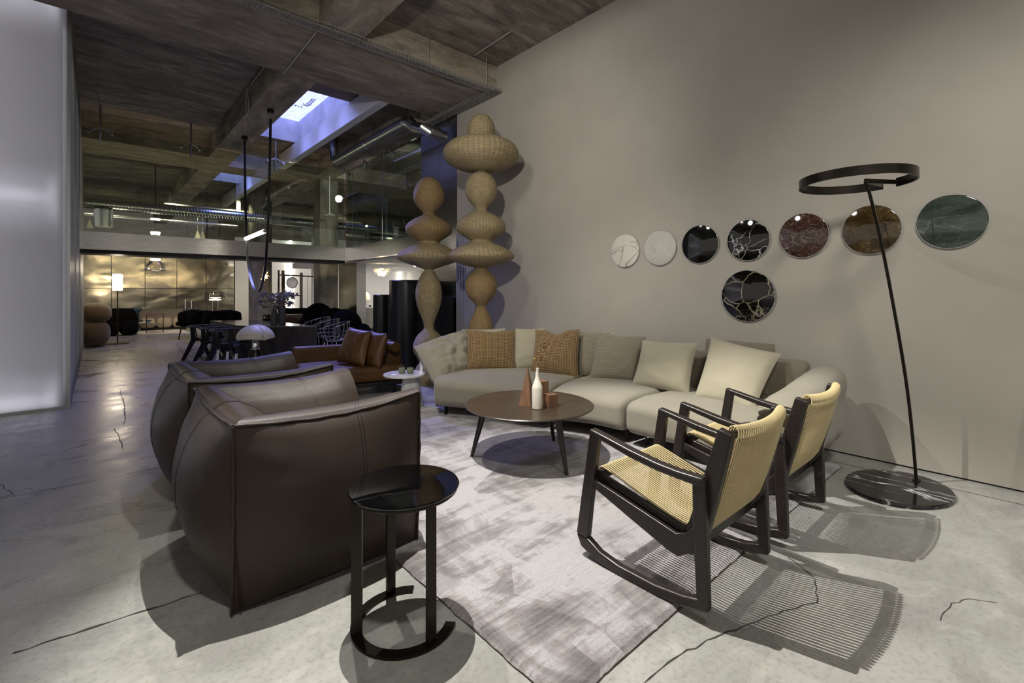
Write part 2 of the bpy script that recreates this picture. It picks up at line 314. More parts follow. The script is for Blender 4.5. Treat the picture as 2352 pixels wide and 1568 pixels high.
# ------------------------------------------------------------ mesh builder
class MB:
    def __init__(s): s.v = []; s.f = []; s.uv = {}
    def add(s, vs, fs, uvs=None):
        o = len(s.v); s.v += [Vector(p) for p in vs]
        for k, f in enumerate(fs):
            s.f.append(tuple(i+o for i in f))
            if uvs: s.uv[len(s.f)-1] = uvs[k]
        return s
    def box(s, c, d, rz=0, rx=0, ry=0):
        m = Matrix.Rotation(rz, 3, 'Z') @ Matrix.Rotation(ry, 3, 'Y') @ Matrix.Rotation(rx, 3, 'X'); c = Vector(c)
        vs = [c+m @ Vector((x*d[0]/2, y*d[1]/2, z*d[2]/2)) for x in (-1, 1) for y in (-1, 1) for z in (-1, 1)]
        return s.add(vs, [(0, 1, 3, 2), (4, 6, 7, 5), (0, 4, 5, 1), (2, 3, 7, 6), (0, 2, 6, 4), (1, 5, 7, 3)])
    def span(s, a, b): return s.box([(a[i]+b[i])/2 for i in range(3)], [abs(b[i]-a[i]) for i in range(3)])
    def bar(s, p, q, w_, h_, up=(0, 0, 1)):
        p = Vector(p); q = Vector(q); d = (q-p).normalized(); u = Vector(up)
        if abs(d.dot(u)) > .98: u = Vector((0, 1, 0))
        x = d.cross(u).normalized(); y = x.cross(d)
        vs = [e+x*(sx*w_/2)+y*(sy*h_/2) for e in (p, q) for sx, sy in ((-1, -1), (1, -1), (1, 1), (-1, 1))]
        return s.add(vs, [(3, 2, 1, 0), (4, 5, 6, 7), (0, 1, 5, 4), (1, 2, 6, 5), (2, 3, 7, 6), (3, 0, 4, 7)])
    def tube(s, pts, r, n=8, closed=False, caps=True, flat=None):
        pts = [Vector(p) for p in pts]; L = len(pts); rs = r if isinstance(r, (list, tuple)) else [r]*L
        px = None; rings = []
        for i, p in enumerate(pts):
            a = pts[i-1] if (i > 0 or closed) else p; b = pts[(i+1) % L] if (i < L-1 or closed) else p
            d = (b-a).normalized()
            if px is None: px = d.orthogonal().normalized()
            px = (px-d*px.dot(d)).normalized(); py = d.cross(px)
            rings.append([p+(px*math.cos(2*PI*k/n)+py*math.sin(2*PI*k/n))*rs[i] for k in range(n)])
        vs = [q for rg in rings for q in rg]; fs = []
        for i in range(L if closed else L-1):
            j = (i+1) % L
            for k in range(n): fs.append((i*n+k, i*n+(k+1) % n, j*n+(k+1) % n, j*n+k))
        if caps and not closed: fs += [tuple(range(n-1, -1, -1)), tuple((L-1)*n+k for k in range(n))]
        return s.add(vs, fs)
    def lathe(s, prof, c=(0, 0, 0), n=48, cap=True, sx=1, sy=1, rot=0):
        c = Vector(c); vs = []; fs = []; uv = []; L = len(prof); arc = [0]
        for i in range(1, L): arc.append(arc[-1]+math.hypot(prof[i][0]-prof[i-1][0], prof[i][1]-prof[i-1][1]))
        for r, z in prof:
            for k in range(n):
                a = 2*PI*k/n; x = r*math.cos(a)*sx; y = r*math.sin(a)*sy
                vs.append(c+Vector((x*math.cos(rot)-y*math.sin(rot), x*math.sin(rot)+y*math.cos(rot), z)))
        for i in range(L-1):
            for k in range(n):
                fs.append((i*n+k, i*n+(k+1) % n, (i+1)*n+(k+1) % n, (i+1)*n+k))
                uv.append([(k/n, arc[i]), ((k+1)/n, arc[i]), ((k+1)/n, arc[i+1]), (k/n, arc[i+1])])
        if cap and prof[0][0] > 1e-5: fs.append(tuple(range(n-1, -1, -1))); uv.append([(0, 0)]*n)
        if cap and prof[-1][0] > 1e-5: fs.append(tuple((L-1)*n+k for k in range(n))); uv.append([(0, 0)]*n)
        return s.add(vs, fs, uv)
    def prism(s, poly, axis, a, b):
        def pt(p, t): return {'x': (t, p[0], p[1]), 'y': (p[0], t, p[1]), 'z': (p[0], p[1], t)}[axis]
        n = len(poly); vs = [pt(p, a) for p in poly]+[pt(p, b) for p in poly]
        return s.add(vs, [tuple(range(n)), tuple(range(2*n-1, n-1, -1))]+[(i, i+n, (i+1) % n+n, (i+1) % n) for i in range(n)])
    def grid(s, nu, nv, f, wrap=False, uvf=None):
        vs = [f(i/nu, j/nv) for j in range(nv+1) for i in range(nu+1)]; W = nu+1; fs = []; uv = []
        for j in range(nv):
            for i in range(nu):
                fs.append((j*W+i, j*W+i+1, (j+1)*W+i+1, (j+1)*W+i))
                if uvf: uv.append([uvf(a/nu, b/nv) for a, b in ((i, j), (i+1, j), (i+1, j+1), (i, j+1))])
        return s.add(vs, fs, uv if uvf else None)
    def rbox(s, dim, r, n=6, warp=None, c=(0, 0, 0)):
        c = Vector(c); key = {}; vs = []; fs = []; h = [d/2 for d in dim]; r = min(r, *h)
        def coords(k):
            e = [h[k]-r+r*math.sin(a*PI/2/4)*1.0 for a in range(0, 5)]
            e = [h[k]-r+r*t for t in (0, .3, .6, .82, 1)]
            mid = [-(h[k]-r)+2*(h[k]-r)*t/n for t in range(1, n)]
            return [-x for x in reversed(e)]+mid+e
        cs = [coords(k) for k in range(3)]
        def vid(p):
            kk = tuple(round(x, 5) for x in p)
            if kk not in key:
                inn = Vector([max(-(h[i]-r), min(h[i]-r, p[i])) for i in range(3)]); d = Vector(p)-inn
                q = inn+d.normalized()*r if d.length > 1e-7 else Vector(p)
                q = q+c if warp is None else Vector(warp(q))+c
                key[kk] = len(vs); vs.append(q)
            return key[kk]
        for ax in range(3):
            o1, o2 = (ax+1) % 3, (ax+2) % 3
            for sg in (-1, 1):
                A, B = cs[o1], cs[o2]
                for i in range(len(A)-1):
                    for j in range(len(B)-1):
                        q = []
                        for a, b in ((i, j), (i+1, j), (i+1, j+1), (i, j+1)):
                            p = [0, 0, 0]; p[ax] = sg*h[ax]; p[o1] = A[a]; p[o2] = B[b]; q.append(vid(p))
                        if sg < 0: q.reverse()
                        if len(set(q)) >= 3: fs.append(tuple(dict.fromkeys(q)))
        return s.add(vs, fs)
    def pad(s, bl, br, tr, tl, T, n=22, pinch=.05, corner=.0, wr=.006, seed=0, offs=0., e=.5, dent=0.):
        bl, br, tr, tl = [Vector(p) for p in (bl, br, tr, tl)]
        N = (br-bl).cross(tl-bl).normalized(); W = (br-bl).length; H = (tl-bl).length
        def P2(u, v, side):
            a = 2*u-1; b = 2*v-1
            a2 = a*(1-pinch*(1-b*b)); b2 = b*(1-pinch*(1-a*a))
            if dent and b > 0: b2 -= dent*b*max(0, 1-(a/.45)**2)**1.5
            uu = (a2+1)/2; vv = (b2+1)/2
            p = bl*(1-uu)*(1-vv)+br*uu*(1-vv)+tr*uu*vv+tl*(1-uu)*vv
            t = (max(0, 1-abs(a)**2.6)*max(0, 1-abs(b)**2.6))**e*T/2
            q = p*3.1+Vector((seed*7.3, seed, side))
            t *= 1+.10*mnoise.noise(q*1.7)
            k = (1-max(abs(a), abs(b))**6)
            nzz = mnoise.noise(q*4)*wr*2+mnoise.noise(Vector((q.x*2, q.y*2, q.z*9)))*wr
            return p+N*(side*t+nzz*k+offs)
        for side in (1, -1):
            s.grid(n, n, (lambda u, v, sd=side: P2(u if sd > 0 else 1-u, v, sd)), uvf=lambda u, v: (u*W, v*H))
        return s
    def build(s, name, mat, parent=None, org=None, ang=35, weld=False, local=False):
        me = bpy.data.meshes.new(name)
        o = bpy.data.objects.new(name, me)
        if parent is not None:
            base = Vector((0, 0, 0))
            if not local:
                q = parent
                while q is not None: base += q.location; q = q.parent
            off = base
        else: off = Vector(org) if org is not None else Vector((0, 0, 0)); o.location = off
        me.from_pydata([p-off for p in s.v], [], s.f)
        if s.uv:
            l = me.uv_layers.new(name='UVMap'); li = 0
            for k, f in enumerate(s.f):
                u = s.uv.get(k)
                for q in range(len(f)): l.data[li].uv = u[q] if u else (0, 0); li += 1
        if weld:
            bm = bmesh.new(); bm.from_mesh(me); bmesh.ops.remove_doubles(bm, verts=bm.verts, dist=weld if weld is not True else 1e-4)
            bmesh.ops.recalc_face_normals(bm, faces=bm.faces); bm.to_mesh(me); bm.free()
        me.update(); me.shade_smooth(); me.set_sharp_from_angle(angle=R(ang))
        if mat is not None: me.materials.append(mat)
        COL.objects.link(o)
        if parent is not None: o.parent = parent
        return o
def thing(name, label, cat, loc=(0, 0, 0), rz=0, group=None, kind=None):
    o = bpy.data.objects.new(name, None); COL.objects.link(o); o.location = loc; o.rotation_euler = (0, 0, rz)
    o.empty_display_size = .1; tag(o, label, cat, group, kind); bpy.context.view_layer.update(); return o
def tag(o, label=None, cat=None, group=None, kind=None):
    if label: o['label'] = label
    if cat: o['category'] = cat
    if group: o['group'] = group
    if kind: o['kind'] = kind
    return o
def struct(o, label=None): o['kind'] = 'structure'; return o
def S(name, mb, mat, parent=None, **k):
    o = mb.build(name, mat, parent, **k)
    if parent is None: o['kind'] = 'structure'
    return o
def copy_tree(o, parent=None, loc=None, rz=None, label=None):
    c = o.copy(); COL.objects.link(c); c.parent = parent
    if loc is not None: c.location = loc
    if rz is not None: c.rotation_euler = (0, 0, rz)
    if label: c['label'] = label
    for ch in list(o.children): copy_tree(ch, c)
    return c
def spline(pts, n=8):
    pts = [Vector(p) for p in pts]; out = []
    for i in range(len(pts)-1):
        p0 = pts[max(i-1, 0)]; p1 = pts[i]; p2 = pts[i+1]; p3 = pts[min(i+2, len(pts)-1)]
        for k in range(n):
            t = k/n; out.append(.5*((2*p1)+(p2-p0)*t+(2*p0-5*p1+4*p2-p3)*t*t+(3*p1-3*p2+p3-p0)*t**3))
    return out+[pts[-1]]
# ============================================================ THE SETTING
floor = S('floor', MB().span((-14, -9, -.2), (18, 30, 0)), M['floor'])
M['joint'] = G('floor_joint', '2c2a27', .9).m; M['crack'] = G('floor_crack', '34322e', .95).m
def floor_line(pts, wd, nm='crack', jit=0, seed=0, z=.0012):
    r_ = random.Random(seed); pts = [Vector((p[0], p[1], 0)) for p in pts]; path = []
    for a, b in zip(pts, pts[1:]):
        L = (b-a).length; n = max(1, int(L/.035)) if jit else 1
        d = (b-a).normalized(); nx = Vector((-d.y, d.x, 0))
        for k in range(n): path.append(a.lerp(b, k/n)+nx*(r_.uniform(-jit, jit) if jit and k else 0))
    path.append(pts[-1]); m = MB(); vs = []
    for i, p in enumerate(path):
        d = (path[min(i+1, len(path)-1)]-path[max(i-1, 0)]).normalized(); nx = Vector((-d.y, d.x, 0))
        w_ = wd*(r_.uniform(.4, 1.3) if jit else 1)/2; vs += [p+nx*w_+Vector((0, 0, z)), p-nx*w_+Vector((0, 0, z))]
    m.add(vs, [(2*i+1, 2*i+3, 2*i+2, 2*i) for i in range(len(path)-1)])
    return m.build(nm, M['joint' if nm == 'joint' else 'crack'], floor)
def gp(*px): return [Zp(x, y, 0) for x, y in px]
floor_line(gp((30, 1500), (200, 1445), (340, 1400), (470, 1358)), .011, 'crack', .006, 1)
floor_line(gp((0, 1112), (30, 1135), (0, 1143)), .006, 'crack', .006, 2)
floor_line([(-6, 6.55), (.5, 6.5)], .006, 'joint')
floor_line([(-6, 4.52), (.45, 4.5)], .005, 'joint')
floor_line([(4.40, -2), (4.40, 5.5)], .007, 'joint')
floor_line(gp((277, 895), (277, 905), (285, 925), (287, 960), (283, 975)), .010, 'crack', .007, 3)
floor_line(gp((262, 983), (275, 1005), (282, 1030)), .007, 'crack', .006, 4)
floor_line(gp((1480, 1568), (1565, 1502), (1640, 1465), (1720, 1433), (1800, 1402), (1877, 1384), (1872, 1330), (1860, 1318), (1838, 1300), (1810, 1280)), .006, 'crack', .006, 5)
floor_line(gp((2160, 1425), (2185, 1385), (2225, 1375), (2290, 1384)), .004, 'crack', .007, 6)
floor_line([(1.27, 9.0), (1.6, 15.0)], .012, 'joint')
floor_line([(.3, 11.2), (.42, 12.6)], .01, 'crack', .02, 8)
# right wall
S('wall_right', MB().span((4.671, -8, .012), (4.95, 6.676, 4.84)), M['wall'])
S('wall_gap_shade_right', MB().span((4.676, -8, 0), (4.95, 6.67, .012)), M['blackmat'])  # black strip standing in for the shaded gap under the wall
# grille of vertical slots near the wall's far end
gr = MB()
Ys = [Xp(x, 650, 4.671).y for x in (1050, 1089)]
gy0, gy1 = min(Ys)-.12, max(Ys)+.0
gr.span((4.655, gy0, .1), (4.672, 6.67, 2.35))
g_ = thing('wall_grille', 'tall grille of narrow vertical slats on the plaster wall behind the wicker towers', 'grille', (4.66, gy0, .1))
k = 0; y = gy0
while y < 6.66:
    MB().span((4.628, y, .1), (4.654, min(y+.055, 6.665), 2.35)).build('slat', M['grill'], g_); y += .074
MB().span((4.655, gy0, .1), (4.670, 6.67, 2.35)).build('back_plate', M['blackmat'], g_)
# stainless clad end of the wall
S('wall_clad_panel', MB().span((4.671, 6.68, 0), (4.95, 7.22, 4.44)), M['steel3'])
S('wall_clad_panel', MB().span((4.671, 7.226, 0), (4.95, 7.87, 4.44)), M['steel3'])
# slab with two skylight openings
H1 = (2.47, 3.6, 8.45, 11.6); H2 = (2.6, 3.6, 14.6, 17.2)
def slab(a, b): S('ceiling', MB().span((a[0], a[1], 4.84), (b[0], b[1], 5.35)), M['slab'])
slab((-8, -3), (2.47, 24)); slab((3.6, -3), (12, 24)); slab((2.47, -3), (3.6, 8.45)); slab((2.47, 11.6), (3.6, 14.6)); slab((2.47, 17.2), (3.6, 24)); slab((2.47, 14.6), (2.6, 17.2))
g = G('sky_sheet'); P_ = g.co('World'); n = g.noise(P_, 6, 6, .65, 1.5)
nt = g.nt; e = g.node('Emission'); nt.links.new(g.ramp(n, [(.35, '949eff'), (.62, 'adb4ff')]), e.inputs[0]); e.inputs[1].default_value = 2.4
nt.links.new(e.outputs[0], nt.nodes['Material Output'].inputs[0]); M['e_sky'] = g.m
for i, (x0, x1, y0, y1) in enumerate((H1, H2)):
    wn = thing('window_%d' % (i+1), None, None, ((x0+x1)/2, (y0+y1)/2, 5.36)); wn['kind'] = 'structure'
    MB().span((x0-.02, y0-.02, 5.352), (x1+.02, y1+.02, 5.37)).build('pane', M['e_sky'], wn)
    ln = MB()
    ln.span((x0-.06, y0, 4.845), (x0+.012, y1, 5.349)).span((x1-.012, y0, 4.845), (x1+.06, y1, 5.349))
    ln.span((x0, y0-.06, 4.845), (x1, y0+.012, 5.349)).span((x0, y1-.012, 4.845), (x1, y1+.06, 5.349))
    ln.build('reveal', M['shaft'], wn)
    if i == 0:
        tx = bpy.data.curves.new('lettering', 'FONT'); tx.body = 'Xssom'; tx.size = .215; tx.extrude = .002; tx.shear = .2
        to = bpy.data.objects.new('lettering', tx); COL.objects.link(to); to.parent = wn
        M['ink'] = G('dark_ink', '1a1c3a', .8).m; tx.materials.append(M['ink'])
        to.matrix_local = Matrix.Translation(Vector((3.46, 10.54, 5.34))-wn.location) @ Matrix(((0, -1, 0, 0), (-1, 0, 0, 0), (0, 0, -1, 0), (0, 0, 0, 1)))
        to.scale = (.9, 1, 1)
        mk = MB()
        for q in range(3): mk.box((3.235+.06*q, 10.63, 5.346), (.035, .03, .006))
        mk.build('tape_mark', M['ink'], wn)
# spots standing in for daylight sit just below the sheet, which would block them
# beams and joists
for a, b in ((5.61, 7.1), (12.7, 14.12), (19.8, 21.2)):
    S('ceiling_beam', MB().span((-8, a, 4.44), (4.671 if a < 6 else 12, b, 4.845)), M['beam'])
for x0, x1 in ((-2.9, -2.4), (1.97, 2.46), (7.0, 7.5)):
    for a, b in ((-3, 5.612), (7.098, 12.702), (14.118, 19.802)):
        if x0 > 5 and a < 0: continue
        S('ceiling_joist', MB().span((x0, a, 4.442), (x1, b, 4.845)), M['joist'])
for a, b in ((7.9, 12.702), (14.118, 19.802)):
    S('ceiling_joist', MB().span((4.42, a, 4.442), (4.9, b, 4.845)), M['joist'])
S('ceiling_box_beam', MB().span((3.47, 7.098, 4.44), (3.62, 12.702, 4.79)), M['whitebeam'])
S('ceiling_box_beam', MB().span((3.47, 14.118, 4.44), (3.62, 19.8, 4.79)), M['whitebeam'])
# far walls
S('wall_far', MB().span((-8, 24, 0), (12, 24.2, 4.84)), M['slab'])
S('wall_far_right', MB().span((12, 8, 0), (12.2, 24, 4.84)), M['slab'])
xs = [Yp(x, 660, 22).x for x in (150, 199, 256, 333, 406, 474, 538)]; xs = [-3.3, -2.35, -1.4]+xs[0:]
xs = [-1.45, -.5, .46, 1.41, 2.37, 3.33, 4.30]
for a, b in zip(xs, xs[1:]):
    for z0, z1 in ((0, 1.465), (1.481, 3.3)):
        S('wall_steel_panel', MB().span((a+.008, 22.0, z0), (b-.008, 22.05, z1)), M['steel'])
S('wall_steel_backing', MB().span((-1.5, 22.03, 0), (4.32, 22.12, 3.3)), M['blackmat'])
S('wall_far_white', MB().span((4.33, 22.0, 0), (12, 22.1, 3.6)), M['white'])
S('wall_back_right', MB().span((5.6, 16.6, 0), (12, 16.7, 3.2)), M['white'])
S('wall_room_right', MB().span((9.2, 7.9, 0), (9.3, 16.6, 2.13)), M['white'])
# columns
S('column_concrete', MB().span((4.62, 13.1, 0), (5.12, 13.6, 4.44)), M['column'])
c = Tp(598, 700, 16); S('column_round', MB().lathe([(.35, 0), (.35, 4.84)], (c.x, c.y, 0), 40), M['column'])
S('column_clad', MB().span((4.85, 11.24, 0), (5.09, 12.37, 2.08)), M['steel3'])
# mezzanine band
S('beam_band', MB().span((-.2, 11.7, 2.14), (4.75, 11.95, 2.47)), M['steel2'])
S('beam_band', MB().span((4.75, 7.87, 2.14), (4.95, 11.95, 2.47)), M['steel2'])
S('trim_1', MB().span((-.2, 11.72, 2.07), (4.75, 12.35, 2.138)), M['blackmat'])
S('ceiling_room', MB().span((4.951, 7.9, 2.13), (12, 16.6, 2.30)), M['white'])
S('platform_floor', MB().span((5.2, 12.0, 0), (12, 16.6, .12)), M['whitefloor'])
ls_ = thing('added_glow_strip', 'added unseen glowing strip behind the steel band, reflected in the steel wall', 'light', (2.3, 11.97, 2.30))  # added out of sight, to reflect as light lines in the steel wall
MB().span((-.1, 11.951, 2.27), (4.6, 11.975, 2.33)).build('profile', M['alu'], ls_); MB().span((-.1, 11.976, 2.28), (4.6, 11.99, 2.32)).build('diffuser', M['e_strip'], ls_)
# clear glass above the band, hung from steel fittings
gz0, gz1 = 2.47, 4.40
gx = [-.18, 1.45, 3.1, 4.74]
for i, (a, b) in enumerate(zip(gx, gx[1:])):
    S('window_%d' % (i+3), MB().span((a+.004, 11.74, gz0), (b-.004, 11.752, gz1)), M['glass'])
gy = [7.9, 9.2, 10.45, 11.7]
for i, (a, b) in enumerate(zip(gy, gy[1:])):
    S('window_%d' % (i+6), MB().span((4.77, a+.004, gz0), (4.782, b-.004, gz1)), M['glass'])
# light box wall on the left: frosted sheet with tubes behind
def lightbox():
    S('wall_left', MB().span((-5.5, 7.5, .03), (-.235, 7.53, 4.84)), M['frost'])
    S('trim_2', MB().span((-.235, 7.49, 0), (-.205, 7.535, 4.84)), M['alu'])
    S('baseboard_left', MB().span((-5.5, 7.5, 0), (-.235, 7.53, .03)), M['alu'])
    S('wall_left_back', MB().span((-5.5, 7.95, 0), (-.7, 8.0, 4.84)), M['column'])
    for i, z in enumerate((.12, 2.42, 4.72)):
        t = thing('tube_light', ['long cool tube light at the foot of the frosted wall', 'long cool tube light glowing midway up the frosted wall', 'long cool tube light at the top of the frosted wall'][i], 'light', (-3, 7.61, z), group='tube lights behind the frosted wall')
        MB().tube([(-5.4, 7.61, z), (-.42, 7.61, z)], .016, 10).build('tube', M['e_cool'], t)
        MB().span((-5.4, 7.63, z-.02), (-.4, 7.66, z+.02)).build('holder', M['alu'], t)
lightbox()
# corridor side: three shallow lit panels with bright frames
for i, (a, b, x) in enumerate(((7.536, 9.15, -.205), (9.6, 11.3, -.20), (11.75, 15.1, -.19))):
    S('wall_left_panel', MB().span((x-.02, a, 0), (x, b, 4.84)), M['frost'])
    S('trim_%d' % (i+3), MB().span((x-.03, b, 0), (x+.01, b+.04, 4.84)).span((x-.03, b+.36, 0), (x, b+.45, 4.84)), M['chrome'])
S('wall_left_panel', MB().span((-.32, 7.54, 0), (-.28, 15.2, 4.84)), M['steel2'])
lamp('AREA', 'panel_light', (-.27, 10.5, 2.3), (3, 10.5, 2.3), 22, (.8, .85, 1), 6.5, sy=4.2)
# ============================================================ FOREGROUND
# ---- rug
RX0, RX1, RY0, RY1 = 1.13, 4.30, 1.02, 4.85
rg = thing('area_rug', 'large silver grey distressed pile rug under the coffee table and sofa', 'rug', ((RX0+RX1)/2, (RY0+RY1)/2, 0))
def rugpt(u, v):
    x = RX0+(RX1-RX0)*u; y = RY0+(RY1-RY0)*v
    e = min(x-RX0, RX1-x, y-RY0, RY1-y); z = .019 if e > .02 else .006+.013*max(0, e/.02)
    n_ = mnoise.noise(Vector((x*9, y*9, 1)))*.006+mnoise.noise(Vector((x*45, y*45, 1)))*.0035
    if e < .001: x += n_; y += n_
    return Vector((x, y, z+mnoise.noise(Vector((x*20, y*20, 0)))*.0012))
us = [0, .006]+[i/150 for i in range(1, 150)]+[.994, 1]
m = MB(); m.grid(len(us)-1, len(us)-1, lambda a, b: rugpt(us[round(a*(len(us)-1))], us[round(b*(len(us)-1))])); m.build('pile', M['rug'], rg)
m = MB(); m.span((RX0, RY0, .0015), (RX1, RY1, .007)); m.build('backing', M['rugedge'], rg)
GZ = .019
# ---- leather armchair
def armchair():
    t = thing('leather_armchair', 'dark brown leather armchair nearest the camera, beside the black glass side table', 'armchair', (.86, 2.70, 0), 0, 'brown leather armchairs')
    HX, HY_ = .43, .50
    def seam_h(s, front=False): return .795-.028*math.sin(PI*min(1, max(0, s)))+(.022*abs(front)**4 if front else 0)
    def fr_(k, s): return s if k == 'near' else (1-s if k == 'far' else 0)
    def nz(p, a=.006): return mnoise.noise(Vector(p)*3.2+Vector((3, 1, 5)))*a
    # outer panels: (start, direction, outward, length, bulge)
    PN = {'near': ((-HX, -HY_), (1, 0), (0, -1), 2*HX, .11), 'back': ((-HX, HY_), (0, -1), (-1, 0), 2*HY_, .15), 'far': ((HX, HY_), (-1, 0), (0, 1), 2*HX, .095)}
    def outp(k, s, v):
        (bx, by), (dx, dy), (ox, oy), L, A = PN[k]
        z = .012+(seam_h(s, fr_(k, s))-.012)*v
        bs = (1-abs(2*s-1)**3.2); bz = max(0, math.sin(PI*v))**.62
        ins = .03*(1-v)**3+.0*v
        o = A*bs*bz-ins+nz((bx+dx*s*L, by+dy*s*L, z), .008*bs*bz)
        # soft creases near the upper corner
        o += .004*math.sin(38*(v+.25*s))*math.exp(-((s-.12)/.16)**2-((v-.80)/.14)**2)
        sh = .012*math.sin(PI*v)                       # corner seam bows slightly
        return Vector((bx+dx*(s*L)+ox*o-(-dx)*0, by+dy*(s*L)+oy*o, z))+Vector((0, 0, 0))
    OUT = {}; INN = {}
    for k in ('near', 'back', 'far'):
        OUT[k] = MB().grid(30, 26, lambda s, v, k=k: outp(k, s, v)).build({'near': 'side_panel', 'far': 'side_panel', 'back': 'back_panel'}[k], M['leather'], t, local=True, ang=60)
    # inner / top surface, one strip following the U, mitred at the two rear corners
    SEC = [(0, 0), (.02, .016), (.05, .022), (.09, .012), (.14, -.025), (.19, -.08), (.235, -.16), (.262, -.25), (.27, -.34), (.255, -.44)]
    def inner(k, s, w_):
        (bx, by), (dx, dy), (ox, oy), L, A = PN[k]
        q = w_*(len(SEC)-1); i = min(int(q), len(SEC)-2); f = q-i
        d = SEC[i][0]*(1-f)+SEC[i+1][0]*f; dz = SEC[i][1]*(1-f)+SEC[i+1][1]*f
        if k == 'back':
            pos = d+s*(L-2*d); ss = s; d2 = d*1.12
            d2 = d*(1+.25*math.sin(PI*s))
        elif k == 'near': pos = d+s*(L-d); ss = s; d2 = d*(1+.15*math.sin(PI*min(1, s*.8)))
        else: pos = s*(L-d); ss = s; d2 = d*(1+.15*math.sin(PI*min(1, (1-s)*.8)))
        if k == 'near' and s > .86: dz -= (s-.86)*.25*w_
        if k == 'far' and s < .14: dz -= (.14-s)*.25*w_
        z = seam_h(s, fr_(k, s))+dz+.02*math.sin(PI*w_)*math.sin(PI*s)
        p = Vector((bx+dx*pos-ox*d2, by+dy*pos-oy*d2, z)); return p+Vector((0, 0, nz(p, .006)*math.sin(PI*w_)))
    INN['back'] = MB().grid(28, 27, lambda s, v: inner('back', s, v)).build('backrest', M['leather'], t, local=True, ang=75)
    for k in ('near', 'far'):
        INN[k] = MB().grid(28, 27, lambda s, v, k=k: inner(k, s, v)).build('armrest', M['leather'], t, local=True, ang=75)
        s1 = 1 if k == 'near' else 0
        def cap(a, v, k=k, s1=s1):
            z = .012+(seam_h(s1, 1)-.012)*v; po = outp(k, s1, v)
            dz = z-seam_h(s1, 1); di = .255
            for i in range(len(SEC)-1):
                if SEC[i][1] >= dz >= SEC[i+1][1] and i > 1: di = SEC[i][0]+(SEC[i+1][0]-SEC[i][0])*(SEC[i][1]-dz)/(SEC[i][1]-SEC[i+1][1]); break
            if dz > -.0001: di = .0
            sg = 1 if k == 'near' else -1
            pi_ = Vector((HX, (-HY_ if k == 'near' else HY_)+sg*di, z)); p = po.lerp(pi_, a)
            p.x += .06*math.sin(PI*a)*math.sin(PI*min(1, v*.9+.05)); return p
        MB().grid(10, 22, cap).build('arm_front', M['leather'], t, local=True, ang=60)
    def seatw(p):
        q = p.copy(); q.z += .035*(1-(p.x/.42)**2)*(1-(p.y/.3)**2)*(1 if p.z > 0 else 0); return q
    MB().rbox((.72, .54, .20), .07, 6, seatw, (.12, 0, .33)).build('seat_cushion', M['leather'], t, local=True, ang=60)
    MB().rbox((.70, .52, .25), .05, 5, None, (.09, 0, .15)).build('front_panel', M['leather'], t, local=True, ang=60)
    # piping
    def pipe(pts, r=.0065):
        return MB().tube(pts, r, 7).build('piping', M['leather'], t, local=True, ang=70)
    wig = lambda i: Vector((math.sin(i*2.1)*.002, math.cos(i*1.7)*.002, math.sin(i*1.3)*.0015))
    pipe([outp('near', i/24, 1)+wig(i)+Vector((0, -.003, .004)) for i in range(25)])
    pipe([outp('back', i/24, 1)+wig(i)+Vector((-.003, 0, .004)) for i in range(25)])
    pipe([outp('far', i/24, 1)+wig(i)+Vector((0, .003, .004)) for i in range(25)])
    pipe([outp('near', 0, i/20)+wig(i)+Vector((-.004, -.004, 0)) for i in range(21)])
    pipe([outp('near', 1, i/20)+wig(i)+Vector((.004, -.004, 0)) for i in range(21)])
    pipe([outp('far', 1, i/20)+wig(i)+Vector((-.004, .004, 0)) for i in range(21)])
    pipe([outp('far', 0, i/20)+wig(i)+Vector((.004, .004, 0)) for i in range(21)])
    # double stitched seams
    for k, s in (('near', .60), ('back', .5)):
        for ds in (0, .018):
            MB().tube([outp(k, s+ds, .42+.58*i/14)+Vector((0, -.0005, 0)) for i in range(15)], .0013, 5).build('stitching', M['blackmat'], OUT[k], local=True)
    for k, s in (('near', .60), ('far', .40), ('back', .5)):
        for ds in (0, .018):
            MB().tube([inner(k, s+ds, i/18)+Vector((0, 0, .0008)) for i in range(19)], .0013, 5).build('stitching', M['blackmat'], INN[k], local=True)
    return t
ac = armchair()
copy_tree(ac, None, (.86, 3.92, 0), 0, 'dark brown leather armchair behind the nearest one, in front of the cognac chaise')
# ---- side table
def side_table():
    cx, cy = .955, 1.737
    t = thing('side_table', 'small round black glass side table on a C shaped metal base beside the leather armchair', 'side table', (cx, cy, 0))
    MB().lathe([(0, .548), (.214, .548), (.221, .552), (.222, .557), (.219, .561), (0, .561)], (cx, cy, 0), 72).build('glass_top', M['gloss'], t)
    MB().lathe([(0, .536), (.212, .536), (.216, .540), (.216, .548), (0, .548)], (cx, cy, 0), 72).build('top_frame', M['darkmetal'], t)
    a0 = math.atan2(1.885-cy, 1.107-cx)+.10; a1 = math.atan2(1.592-cy, 1.097-cx)+2*PI-.05
    m = MB(); n = 60; vs = []
    for i in range(n+1):
        a = a0+(a1-a0)*i/n; ca, sa_ = math.cos(a), math.sin(a)
        for r_, z in ((.172, 0), (.213, 0), (.213, .012), (.172, .012)): vs.append((cx+ca*r_, cy+sa_*r_, z))
    fs = [(i*4+k, i*4+(k+1) % 4, i*4+4+(k+1) % 4, i*4+4+k) for i in range(n) for k in range(4)]+[(3, 2, 1, 0), (n*4, n*4+1, n*4+2, n*4+3)]
    m.add(vs, fs); m.build('base_ring', M['darkmetal'], t)
    for px in ((826, 1462), (890, 1352), (985, 1478)):
        p = Zp(px[0], px[1], 0); a = math.atan2(p.y-cy, p.x-cx)
        MB().box((cx+.192*math.cos(a), cy+.192*math.sin(a), .272), (.042, .012, .53), math.atan2(-SA, CA)+(0 if px[0] < 850 else R(48))).build('leg', M['darkmetal'], t)
side_table()
